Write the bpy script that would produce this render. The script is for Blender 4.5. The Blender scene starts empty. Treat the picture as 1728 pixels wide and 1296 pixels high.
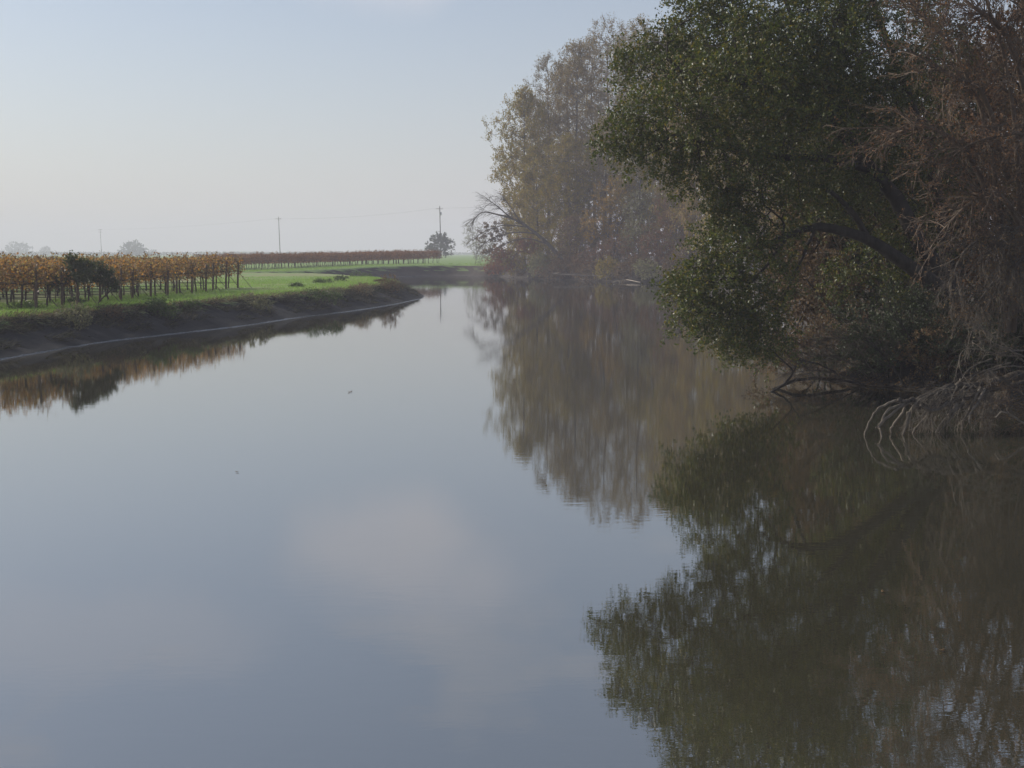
import bpy, math, random
import numpy as np
from mathutils import Vector, noise, geometry

random.seed(7)
SC = bpy.context.scene
COL = SC.collection
R = math.radians

# ------------------------------------------------------------------ camera
H = 3.5                     # eye above the water
FPX = 2086.0                # focal length in pixels of the 1728 px wide photograph
TILT = math.atan((648 - 427) / FPX)
cd = bpy.data.cameras.new('camera')
cam = bpy.data.objects.new('camera', cd); COL.objects.link(cam)
cam.location = (0, 0, H); cam.rotation_euler = (R(90) - TILT, 0, 0)
cd.sensor_width = 36; cd.lens = FPX / 1728 * 36
cd.clip_start = .1; cd.clip_end = 6000
SC.camera = cam

# ------------------------------------------------------------------ sky, sun, exposure
SUN_EL, SUN_AZ = R(28), R(-64)        # azimuth from +Y, negative = to the left
w = bpy.data.worlds.new('World'); SC.world = w; w.use_nodes = True
nt = w.node_tree; nt.nodes.clear()
def N(tree, t, **kw):
    n = tree.nodes.new(t)
    for k, v in kw.items():
        if k.startswith('i_'): n.inputs[k[2:].replace('_', ' ')].default_value = v
        else: setattr(n, k, v)
    return n
def math_node(tree, op, a, b=None, clamp=False):
    n = tree.nodes.new('ShaderNodeMath'); n.operation = op; n.use_clamp = clamp
    for i, v in enumerate((a, b)):
        if v is None: continue
        if isinstance(v, (int, float)): n.inputs[i].default_value = v
        else: tree.links.new(v, n.inputs[i])
    return n.outputs[0]
sky = N(nt, 'ShaderNodeTexSky', sky_type='NISHITA', sun_disc=False, sun_elevation=SUN_EL, sun_rotation=SUN_AZ,
        altitude=0, air_density=1.0, dust_density=1.0, ozone_density=1.9)
tc = N(nt, 'ShaderNodeTexCoord')
L = nt.links.new
# thin cloud: one soft bank low over the river, faint streaks elsewhere
warp = N(nt, 'ShaderNodeTexNoise', i_Scale=7.0, i_Detail=5.0)
L(tc.outputs['Generated'], warp.inputs['Vector'])
vadd = N(nt, 'ShaderNodeVectorMath', operation='MULTIPLY_ADD')
L(warp.outputs['Color'], vadd.inputs[0]); vadd.inputs[1].default_value = (.16, .16, .09)
L(tc.outputs['Generated'], vadd.inputs[2])
def cloud_puff(az, el, rx, rz):
    az, el = R(az), R(el)
    c = (math.sin(az) * math.cos(el) + .08, math.cos(az) * math.cos(el) + .08, math.sin(el) + .045)
    s = N(nt, 'ShaderNodeVectorMath', operation='SUBTRACT'); L(vadd.outputs[0], s.inputs[0]); s.inputs[1].default_value = c
    m = N(nt, 'ShaderNodeVectorMath', operation='MULTIPLY'); L(s.outputs[0], m.inputs[0]); m.inputs[1].default_value = (1 / rx, 1 / rx, 1 / rz)
    l = N(nt, 'ShaderNodeVectorMath', operation='LENGTH'); L(m.outputs[0], l.inputs[0])
    mr = N(nt, 'ShaderNodeMapRange', interpolation_type='SMOOTHSTEP'); L(l.outputs['Value'], mr.inputs[0])
    for i, v in ((1, 1.0), (2, .25), (3, 0.0), (4, 1.0)): mr.inputs[i].default_value = v
    return mr.outputs[0]
st_map = N(nt, 'ShaderNodeMapping'); st_map.inputs['Scale'].default_value = (3, 3, 9); L(tc.outputs['Generated'], st_map.inputs[0])
stn = N(nt, 'ShaderNodeTexNoise', i_Scale=1.6, i_Detail=5.0, i_Roughness=.55); L(st_map.outputs[0], stn.inputs['Vector'])
smr = N(nt, 'ShaderNodeMapRange', interpolation_type='SMOOTHSTEP'); L(stn.outputs[0], smr.inputs[0])
for i, v in ((1, .42), (2, .74), (3, 0.0), (4, .75)): smr.inputs[i].default_value = v
cl = smr.outputs[0]
# a veil of thin mist that thickens towards the horizon all round
sxyz = N(nt, 'ShaderNodeSeparateXYZ'); L(tc.outputs['Generated'], sxyz.inputs[0])
veil = math_node(nt, 'EXPONENT', math_node(nt, 'MULTIPLY', math_node(nt, 'MAXIMUM', sxyz.outputs['Z'], 0.0), -7.0))
veil = math_node(nt, 'MULTIPLY_ADD', veil, .80); veil.node.inputs[2].default_value = .16
cl = math_node(nt, 'MAXIMUM', math_node(nt, 'MULTIPLY', cl, .62), veil, clamp=True)
cmix = N(nt, 'ShaderNodeMix', data_type='RGBA')
puff = math_node(nt, 'MULTIPLY', math_node(nt, 'MAXIMUM', cloud_puff(-5.2, 13.8, .12, .075), math_node(nt, 'MULTIPLY', cloud_puff(-19, 16.5, .17, .05), .45)), .42)
L(cl, cmix.inputs['Factor']); L(sky.outputs[0], cmix.inputs['A']); cmix.inputs['B'].default_value = (5.3, 5.2, 5.35, 1)
bg = N(nt, 'ShaderNodeBackground'); cmix2 = N(nt, 'ShaderNodeMix', data_type='RGBA'); L(puff, cmix2.inputs['Factor']); L(cmix.outputs['Result'], cmix2.inputs['A']); cmix2.inputs['B'].default_value = (6.9, 6.55, 6.65, 1)
L(cmix2.outputs['Result'], bg.inputs['Color']); bg.inputs['Strength'].default_value = .116
wo = N(nt, 'ShaderNodeOutputWorld'); L(bg.outputs[0], wo.inputs['Surface'])

sd = bpy.data.lights.new('sun', 'SUN'); sd.energy = 5.0; sd.angle = R(.6); sd.color = (1, .94, .85)
sun = bpy.data.objects.new('sun', sd); COL.objects.link(sun)
sdir = Vector((math.sin(SUN_AZ) * math.cos(SUN_EL), math.cos(SUN_AZ) * math.cos(SUN_EL), math.sin(SUN_EL)))
sun.rotation_euler = sdir.to_track_quat('Z', 'Y').to_euler()

vs = SC.view_settings
vs.view_transform = 'Standard'; vs.look = 'None'; vs.gamma = 1; vs.use_curve_mapping = False; vs.exposure = 0.0
SC.render.engine = 'CYCLES'
SC.cycles.use_denoising = True
SC.cycles.max_bounces = 6; SC.cycles.diffuse_bounces = 3; SC.cycles.glossy_bounces = 3
SC.cycles.transmission_bounces = 3; SC.cycles.volume_bounces = 2; SC.cycles.transparent_max_bounces = 8
SC.cycles.sample_clamp_indirect = 4.0
HAZE_DENSITY = .0008

# ------------------------------------------------------------------ helpers
def at(px, py, Y=None, z=None):
    """world point seen at a photograph pixel, at forward distance Y or height z"""
    c, s = math.cos(TILT), math.sin(TILT)
    a, b = (px - 864) / FPX, (648 - py) / FPX
    d = Vector((a, c + b * s, -s + b * c))
    t = Y / d.y if Y is not None else (z - H) / d.z
    return Vector((0, 0, H)) + d * t
def A3(*pts): return np.array([tuple(at(*p)) for p in pts])

def mesh(name, V, F):
    """fast mesh from numpy arrays, F is (n,3) or (n,4) or a list of such arrays"""
    Fs = F if isinstance(F, list) else [F]
    Fs = [np.asarray(f) for f in Fs if len(f)]
    V = np.asarray(V, dtype=np.float32)
    me = bpy.data.meshes.new(name)
    me.vertices.add(len(V)); me.vertices.foreach_set('co', V.ravel())
    idx = np.concatenate([f.ravel() for f in Fs]).astype(np.int32)
    tot = np.concatenate([np.full(len(f), f.shape[1]) for f in Fs]).astype(np.int32)
    st = np.concatenate([[0], np.cumsum(tot)[:-1]]).astype(np.int32)
    me.loops.add(len(idx)); me.loops.foreach_set('vertex_index', idx)
    me.polygons.add(len(tot)); me.polygons.foreach_set('loop_start', st); me.polygons.foreach_set('loop_total', tot)
    me.update(calc_edges=True)
    return me
def smooth(me): me.polygons.foreach_set('use_smooth', np.ones(len(me.polygons), dtype=bool))

def put(name, me, mat=None, parent=None, loc=None):
    if mat is not None and not me.materials: me.materials.append(mat)
    o = bpy.data.objects.new(name, me); COL.objects.link(o)
    if parent: o.parent = parent
    if loc is not None: o.location = loc
    return o
def tag(o, label=None, cat=None, group=None, kind=None):
    if label: o['label'] = label
    if cat: o['category'] = cat
    if group: o['group'] = group
    if kind: o['kind'] = kind
    return o
def empty(name, loc=(0, 0, 0), rz=0.0):
    o = bpy.data.objects.new(name, None); COL.objects.link(o)
    o.location = loc; o.rotation_euler = (0, 0, rz); o.empty_display_size = .3
    return o
def children_map():
    m = {}
    for o in bpy.data.objects:
        if o.parent: m.setdefault(o.parent.name, []).append(o)
    return m
def copy_tree(o, kids, parent=None):
    c = o.copy(); COL.objects.link(c)
    if parent: c.parent = parent
    for ch in kids.get(o.name, []): copy_tree(ch, kids, c)
    return c

def unit(v):
    return v / np.maximum(np.linalg.norm(v, axis=-1, keepdims=True), 1e-9)
def frusta(p0, p1, r0, r1, k=4):
    """n separate tapered tubes as one (V, F)"""
    p0, p1 = np.asarray(p0, float), np.asarray(p1, float)
    n = len(p0)
    d = unit(p1 - p0)
    ref = np.where(np.abs(d[:, 2:3]) > .9, np.array([[1., 0, 0]]), np.array([[0, 0, 1.]]))
    u = unit(np.cross(d, ref)); v = np.cross(d, u)
    a = np.arange(k) * 2 * np.pi / k
    ring = np.cos(a)[None, :, None] * u[:, None] + np.sin(a)[None, :, None] * v[:, None]
    r0 = np.broadcast_to(np.asarray(r0, float), (n,)); r1 = np.broadcast_to(np.asarray(r1, float), (n,))
    V = np.stack([p0[:, None] + ring * r0[:, None, None], p1[:, None] + ring * r1[:, None, None]], 1).reshape(-1, 3)
    b = (np.arange(n) * 2 * k)[:, None]
    i = np.arange(k)[None]; j = (i + 1) % k
    F = np.stack([b + i, b + j, b + k + j, b + k + i], -1).reshape(-1, 4)
    return V, F
def tube(pts, rad, k=8, jitter=0.0, rng=None):
    """one continuous tapered tube along a polyline, ends closed"""
    P = np.asarray(pts, float); n = len(P)
    rad = np.broadcast_to(np.asarray(rad, float), (n,)).copy()
    T = unit(np.gradient(P, axis=0))
    u = np.cross(T[0], (0, 0, 1.0))
    if np.linalg.norm(u) < .2: u = np.cross(T[0], (1.0, 0, 0))
    U = []
    for i in range(n):
        u = u - T[i] * np.dot(u, T[i]); u = u / np.linalg.norm(u); U.append(u)
    U = np.array(U); W = np.cross(T, U)
    a = np.arange(k) * 2 * np.pi / k
    rr = rad[:, None] * np.ones((1, k))
    if jitter and rng is not None: rr = rr * (1 + rng.normal(0, jitter, (n, k)))
    V = P[:, None] + (np.cos(a)[None, :, None] * U[:, None] + np.sin(a)[None, :, None] * W[:, None]) * rr[:, :, None]
    V = np.concatenate([V.reshape(-1, 3), P[:1], P[-1:]])
    i = np.arange(k); j = (i + 1) % k
    F = np.concatenate([np.stack([s * k + i, s * k + j, (s + 1) * k + j, (s + 1) * k + i], -1) for s in range(n - 1)])
    c0, c1 = n * k, n * k + 1
    T3 = np.concatenate([np.stack([j, i, np.full(k, c0)], -1), np.stack([(n - 1) * k + i, (n - 1) * k + j, np.full(k, c1)], -1)])
    return V, [F, T3]
def join(parts):
    """join several (V, F) into one"""
    Vs, q, t, off = [], [], [], 0
    for V, F in parts:
        for f in (F if isinstance(F, list) else [F]):
            if len(f) == 0: continue
            (q if f.shape[1] == 4 else t).append(np.asarray(f) + off)
        Vs.append(V); off += len(V)
    out = []
    if q: out.append(np.concatenate(q))
    if t: out.append(np.concatenate(t))
    return np.concatenate(Vs), out
def spline(pts, n):
    """Catmull-Rom through pts, n samples"""
    P = np.asarray(pts, float); m = len(P)
    E = np.concatenate([[2 * P[0] - P[1]], P, [2 * P[-1] - P[-2]]])
    t = np.linspace(0, m - 1 - 1e-9, n); i = t.astype(int); f = (t - i)[:, None]
    a, b, c, d = E[i], E[i + 1], E[i + 2], E[i + 3]
    return .5 * (2 * b + (c - a) * f + (2 * a - 5 * b + 4 * c - d) * f ** 2 + (3 * b - a - 3 * c + d) * f ** 3)
def rand_dirs(rng, n): return unit(rng.normal(size=(n, 3)))
def leaves(rng, C, size, up=.4, aspect=.5, outward=None, fold=.25):
    """leaf-shaped folded quads (two triangles over the midrib) at centres C"""
    n = len(C)
    ax = rng.normal(size=(n, 3))
    if outward is not None: ax = ax + outward
    ax = unit(ax)
    nr = rng.normal(size=(n, 3)); nr[:, 2] += up
    side = unit(np.cross(nr, ax)); nn = np.cross(ax, side)
    s = size * rng.uniform(.65, 1.25, n)[:, None]
    b = C - ax * s * .5; tp = C + ax * s * .5
    m = C - ax * s * .05
    l = m + side * s * aspect * .5 + nn * s * fold * .4
    r = m - side * s * aspect * .5 + nn * s * fold * .4
    V = np.stack([b, r, tp, l], 1).reshape(-1, 3)
    k = (np.arange(n) * 4)[:, None]
    F = np.concatenate([k + np.array([[0, 1, 2]]), k + np.array([[0, 2, 3]])], 1).reshape(-1, 3)
    return V, F
def strands(rng, base, dirn, length, seg=4, droop=.3, wob=.2):
    """curved twigs: (n, seg+1, 3) points"""
    n = len(base); p = base.copy(); d = unit(dirn.copy())
    L_ = np.broadcast_to(np.asarray(length, float), (n,))[:, None] / seg
    out = [p]
    for s in range(seg):
        d = d + rng.normal(0, wob, (n, 3)); d[:, 2] -= droop / seg; d = unit(d)
        p = p + d * L_; out.append(p)
    return np.stack(out, 1)
def strand_mesh(P, r0, r1, k=3):
    n, m = P.shape[:2]
    t = np.linspace(0, 1, m)
    r0 = np.broadcast_to(np.asarray(r0, float), (n,))[:, None]; r1 = np.broadcast_to(np.asarray(r1, float), (n,))[:, None]
    r = r0 * (1 - t) + r1 * t
    return frusta(P[:, :-1].reshape(-1, 3), P[:, 1:].reshape(-1, 3), r[:, :-1].ravel(), r[:, 1:].ravel(), k)
def sub_strands(rng, P, per, length, seg=3, spread=.8, droop=.2, wob=.2, lo=.2):
    n, m = P.shape[:2]
    i = np.repeat(np.arange(n), per); t = rng.uniform(lo, 1, len(i)) * (m - 1.001)
    a = t.astype(int); f = (t - a)[:, None]
    base = P[i, a] * (1 - f) + P[i, a + 1] * f
    d = unit(P[i, a + 1] - P[i, a]) + rng.normal(0, spread, (len(i), 3)) * .6
    return strands(rng, base, d, length * rng.uniform(.5, 1.2, len(i)), seg, droop, wob)
def grow(skel, skel_parent, skel_len, att, bf=.5):
    """attach attractor points one by one to the nearest (and shortest) branch; returns points, parents, order"""
    P = np.concatenate([skel, att]); ns, n = len(skel), len(P)
    par = np.full(n, -1); par[:ns] = skel_parent
    plen = np.zeros(n); plen[:ns] = skel_len
    todo = np.ones(n, bool); todo[:ns] = False
    best = np.full(n, np.inf); bp = np.zeros(n, int)
    for s in range(ns):
        c = np.linalg.norm(P - P[s], axis=1) + bf * plen[s]
        m = c < best; best[m] = c[m]; bp[m] = s
    order = []
    best[:ns] = np.inf
    for _ in range(n - ns):
        i = int(np.argmin(np.where(todo, best, np.inf)))
        todo[i] = False; par[i] = bp[i]; order.append(i)
        plen[i] = plen[bp[i]] + np.linalg.norm(P[i] - P[bp[i]])
        c = np.linalg.norm(P - P[i], axis=1) + bf * plen[i]
        m = todo & (c < best); best[m] = c[m]; bp[m] = i
    return P, par, order
def pipe(P, par, order, tip=.008, e=2.3):
    a = np.full(len(P), 0.0); nch = np.zeros(len(P), int)
    for i in order: nch[par[i]] += 1
    for i in reversed(order):
        if nch[i] == 0: a[i] = tip ** e
        a[par[i]] += a[i]
    for i in range(len(P) - len(order) - 1, 0, -1):
        if par[i] >= 0 and par[i] != i: a[par[i]] += max(a[i], tip ** e)
    return np.maximum(a, tip ** e) ** (1 / e)

# ------------------------------------------------------------------ materials
def new_mat(name):
    m = bpy.data.materials.new(name); m.use_nodes = True; m.node_tree.nodes.clear()
    return m, m.node_tree
def ramp(tree, stops, interp='LINEAR'):
    r = tree.nodes.new('ShaderNodeValToRGB'); cr = r.color_ramp; cr.interpolation = interp
    while len(cr.elements) > 1: cr.elements.remove(cr.elements[-1])
    cr.elements[0].position = stops[0][0]; cr.elements[0].color = (*stops[0][1], 1)
    for p, c in stops[1:]:
        e = cr.elements.new(p); e.color = (*c, 1)
    return r
def leaf_mat(name, cols, trans=.35, rough=.5, spec=.35, tcol=1.6):
    """each leaf its own tint; light shines through"""
    m, t = new_mat(name)
    g = N(t, 'ShaderNodeNewGeometry'); oi = N(t, 'ShaderNodeObjectInfo')
    stops = [(i / max(1, len(cols) - 1), c) for i, c in enumerate(cols)]
    r = ramp(t, stops); t.links.new(g.outputs['Random Per Island'], r.inputs[0])
    hs = N(t, 'ShaderNodeHueSaturation'); t.links.new(r.outputs[0], hs.inputs['Color'])
    v = math_node(t, 'MULTIPLY_ADD', oi.outputs['Random'], .35); v.node.inputs[2].default_value = .83
    t.links.new(v, hs.inputs['Value'])
    p = N(t, 'ShaderNodeBsdfPrincipled'); t.links.new(hs.outputs[0], p.inputs['Base Color'])
    p.inputs['Roughness'].default_value = rough; p.inputs['Specular IOR Level'].default_value = spec
    tr = N(t, 'ShaderNodeBsdfTranslucent')
    h2 = N(t, 'ShaderNodeHueSaturation', i_Value=tcol, i_Saturation=1.1); t.links.new(hs.outputs[0], h2.inputs['Color'])
    t.links.new(h2.outputs[0], tr.inputs['Color'])
    mx = N(t, 'ShaderNodeMixShader'); mx.inputs[0].default_value = trans
    t.links.new(p.outputs[0], mx.inputs[1]); t.links.new(tr.outputs[0], mx.inputs[2])
    o = N(t, 'ShaderNodeOutputMaterial'); t.links.new(mx.outputs[0], o.inputs[0])
    return m
def bark_mat(name, c0, c1, scale=6.0, rough=.85, stretch=.25):
    m, t = new_mat(name)
    tcn = N(t, 'ShaderNodeTexCoord'); mp = N(t, 'ShaderNodeMapping'); mp.inputs['Scale'].default_value = (1, 1, stretch)
    t.links.new(tcn.outputs['Object'], mp.inputs[0])
    n = N(t, 'ShaderNodeTexNoise', i_Scale=scale, i_Detail=6.0, i_Roughness=.65); t.links.new(mp.outputs[0], n.inputs['Vector'])
    r = ramp(t, [(.3, c0), (.7, c1)]); t.links.new(n.outputs[0], r.inputs[0])
    p = N(t, 'ShaderNodeBsdfPrincipled'); t.links.new(r.outputs[0], p.inputs['Base Color'])
    p.inputs['Roughness'].default_value = rough; p.inputs['Specular IOR Level'].default_value = .25
    b = N(t, 'ShaderNodeBump', i_Strength=.8, i_Distance=.04); t.links.new(n.outputs[0], b.inputs['Height']); t.links.new(b.outputs[0], p.inputs['Normal'])
    o = N(t, 'ShaderNodeOutputMaterial'); t.links.new(p.outputs[0], o.inputs[0])
    return m

M = {}
M['oak_leaf'] = leaf_mat('oak_leaf', [(.030, .043, .010), (.050, .064, .014), (.080, .092, .021), (.035, .049, .012), (.060, .072, .016), (.14, .112, .024), (.028, .04, .011)], .28, .42, .33, 1.8)
M['dark_leaf'] = leaf_mat('dark_leaf', [(.026, .040, .014), (.036, .050, .018), (.048, .060, .022)], .22, .5, .3)
M['bush_leaf'] = leaf_mat('bush_leaf', [(.045, .06, .022), (.06, .078, .028), (.075, .085, .03), (.05, .06, .025)], .3, .5, .3)
M['poplar_leaf'] = leaf_mat('poplar_leaf', [(.20, .145, .055), (.16, .135, .045), (.235, .165, .055), (.19, .12, .05), (.14, .125, .04)], .32, .6, .15)
M['willow_leaf'] = leaf_mat('willow_leaf', [(.165, .15, .036), (.215, .165, .04), (.14, .135, .036), (.25, .18, .045), (.19, .12, .04)], .36, .6, .15)
M['yellow_leaf'] = leaf_mat('yellow_leaf', [(.30, .18, .03), (.24, .15, .03), (.20, .15, .035), (.28, .15, .035)], .4, .6, .2)
M['rust_leaf'] = leaf_mat('rust_leaf', [(.19, .10, .055), (.15, .085, .045), (.22, .12, .06), (.13, .08, .05)], .35, .65, .2)
M['red_leaf'] = leaf_mat('red_leaf', [(.16, .055, .05), (.19, .085, .04), (.13, .05, .05), (.17, .12, .04)], .35, .6, .2)
M['brown_leaf'] = leaf_mat('brown_leaf', [(.13, .085, .05), (.10, .07, .04), (.16, .10, .05), (.10, .085, .04)], .3, .65, .2)
M['vine_leaf'] = leaf_mat('vine_leaf', [(.25, .145, .055), (.16, .095, .048), (.29, .165, .055), (.12, .075, .042), (.31, .22, .075), (.15, .14, .055), (.36, .17, .04), (.19, .13, .06), (.11, .07, .042), (.23, .155, .075)], .50, .55, .25, 1.5)
M['far_vine_leaf'] = leaf_mat('far_vine_leaf', [(.20, .09, .045), (.15, .075, .04), (.23, .12, .05), (.13, .07, .04)], .4, .6, .2)
M['green_leaf'] = leaf_mat('green_leaf', [(.06, .10, .022), (.075, .12, .028), (.05, .085, .022), (.10, .13, .035)], .35, .5, .3)
M['sage_leaf'] = leaf_mat('sage_leaf', [(.16, .165, .09), (.20, .19, .10), (.13, .145, .07), (.22, .19, .10)], .35, .6, .25)
M['straw'] = leaf_mat('straw', [(.20, .155, .085), (.15, .11, .06), (.25, .20, .11), (.11, .08, .045)], .3, .7, .2)
M['dry_weed'] = leaf_mat('dry_weed', [(.035, .032, .022), (.055, .05, .03), (.045, .055, .022), (.03, .026, .02), (.13, .115, .065)], .3, .7, .2)
M['grass'] = leaf_mat('grass_blade', [(.14, .23, .05), (.17, .27, .06), (.12, .20, .045), (.22, .25, .09)], .45, .5, .25, 1.6)
M['oak_bark'] = bark_mat('oak_bark', (.022, .018, .014), (.06, .05, .04))
M['grey_bark'] = bark_mat('grey_bark', (.07, .06, .05), (.16, .14, .12), 2.5)
M['vine_bark'] = bark_mat('vine_bark', (.035, .025, .02), (.09, .065, .05), 14)
M['dead_wood'] = bark_mat('dead_wood', (.06, .05, .04), (.19, .16, .125), 10)
M['wet_wood'] = bark_mat('wet_wood', (.022, .018, .014), (.075, .060, .045), 8, .6)
M['pale_wood'] = bark_mat('pale_wood', (.24, .20, .155), (.42, .37, .30), 9)
M['red_twig'] = bark_mat('red_twig', (.06, .043, .03), (.15, .108, .076), 1.2, .7, 1.0)
M['grey_twig'] = bark_mat('grey_twig', (.05, .041, .033), (.11, .092, .074), 3.0, .7, 1.0)
M['post_wood'] = bark_mat('post_wood', (.09, .06, .045), (.18, .13, .10), 12)
M['pole_wood'] = bark_mat('pole_wood', (.07, .055, .045), (.12, .10, .085), 3)
def plain(name, c, rough=.5, metal=0.0):
    m, t = new_mat(name)
    p = N(t, 'ShaderNodeBsdfPrincipled'); p.inputs['Base Color'].default_value = (*c, 1)
    p.inputs['Roughness'].default_value = rough; p.inputs['Metallic'].default_value = metal
    n = N(t, 'ShaderNodeTexNoise', i_Scale=9.0); r = ramp(t, [(.3, tuple(x * .75 for x in c)), (.7, tuple(min(1, x * 1.2) for x in c))])
    t.links.new(n.outputs[0], r.inputs[0]); t.links.new(r.outputs[0], p.inputs['Base Color'])
    o = N(t, 'ShaderNodeOutputMaterial'); t.links.new(p.outputs[0], o.inputs[0])
    return m
M['wire'] = plain('wire', (.12, .12, .125), .4, .7)
M['cable'] = plain('cable', (.03, .03, .032), .5)
M['galvanised'] = plain('galvanised', (.45, .46, .47), .45, .6)
M['ceramic'] = plain('ceramic', (.25, .22, .20), .25)
M['hose'] = plain('hose', (.02, .02, .02), .5)

# water: murky, mirror-like, faint wind ripples
def water_mat():
    m, t = new_mat('river_water')
    tcn = N(t, 'ShaderNodeTexCoord')
    df = N(t, 'ShaderNodeBsdfDiffuse'); df.inputs['Color'].default_value = (.060, .055, .034, 1)
    gl = N(t, 'ShaderNodeBsdfGlossy'); gl.inputs['Roughness'].default_value = .006
    mp = N(t, 'ShaderNodeMapping'); mp.inputs['Scale'].default_value = (.45, 1.2, 1); t.links.new(tcn.outputs['Object'], mp.inputs[0])
    n1 = N(t, 'ShaderNodeTexNoise', i_Scale=5.5, i_Detail=3.0, i_Roughness=.6); t.links.new(mp.outputs[0], n1.inputs['Vector'])
    mp2 = N(t, 'ShaderNodeMapping'); mp2.inputs['Scale'].default_value = (.7, 2.0, 1); t.links.new(tcn.outputs['Object'], mp2.inputs[0])
    n2 = N(t, 'ShaderNodeTexNoise', i_Scale=.8, i_Detail=2.0); t.links.new(mp2.outputs[0], n2.inputs['Vector'])
    h = math_node(t, 'MULTIPLY', n2.outputs[0], .6)
    h = math_node(t, 'ADD', n1.outputs[0], h)
    b = N(t, 'ShaderNodeBump', i_Strength=1.0, i_Distance=.00055); t.links.new(h, b.inputs['Height'])
    t.links.new(b.outputs[0], gl.inputs['Normal'])
    # mirror share grows towards grazing view
    lw = N(t, 'ShaderNodeLayerWeight', i_Blend=.5); t.links.new(b.outputs[0], lw.inputs['Normal'])
    f = math_node(t, 'MULTIPLY_ADD', math_node(t, 'POWER', lw.outputs['Facing'], 4.0), .53); f.node.inputs[2].default_value = .45
    mx = N(t, 'ShaderNodeMixShader'); t.links.new(f, mx.inputs[0]); t.links.new(df.outputs[0], mx.inputs[1]); t.links.new(gl.outputs[0], mx.inputs[2])
    o = N(t, 'ShaderNodeOutputMaterial'); t.links.new(mx.outputs[0], o.inputs[0])
    return m
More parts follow.
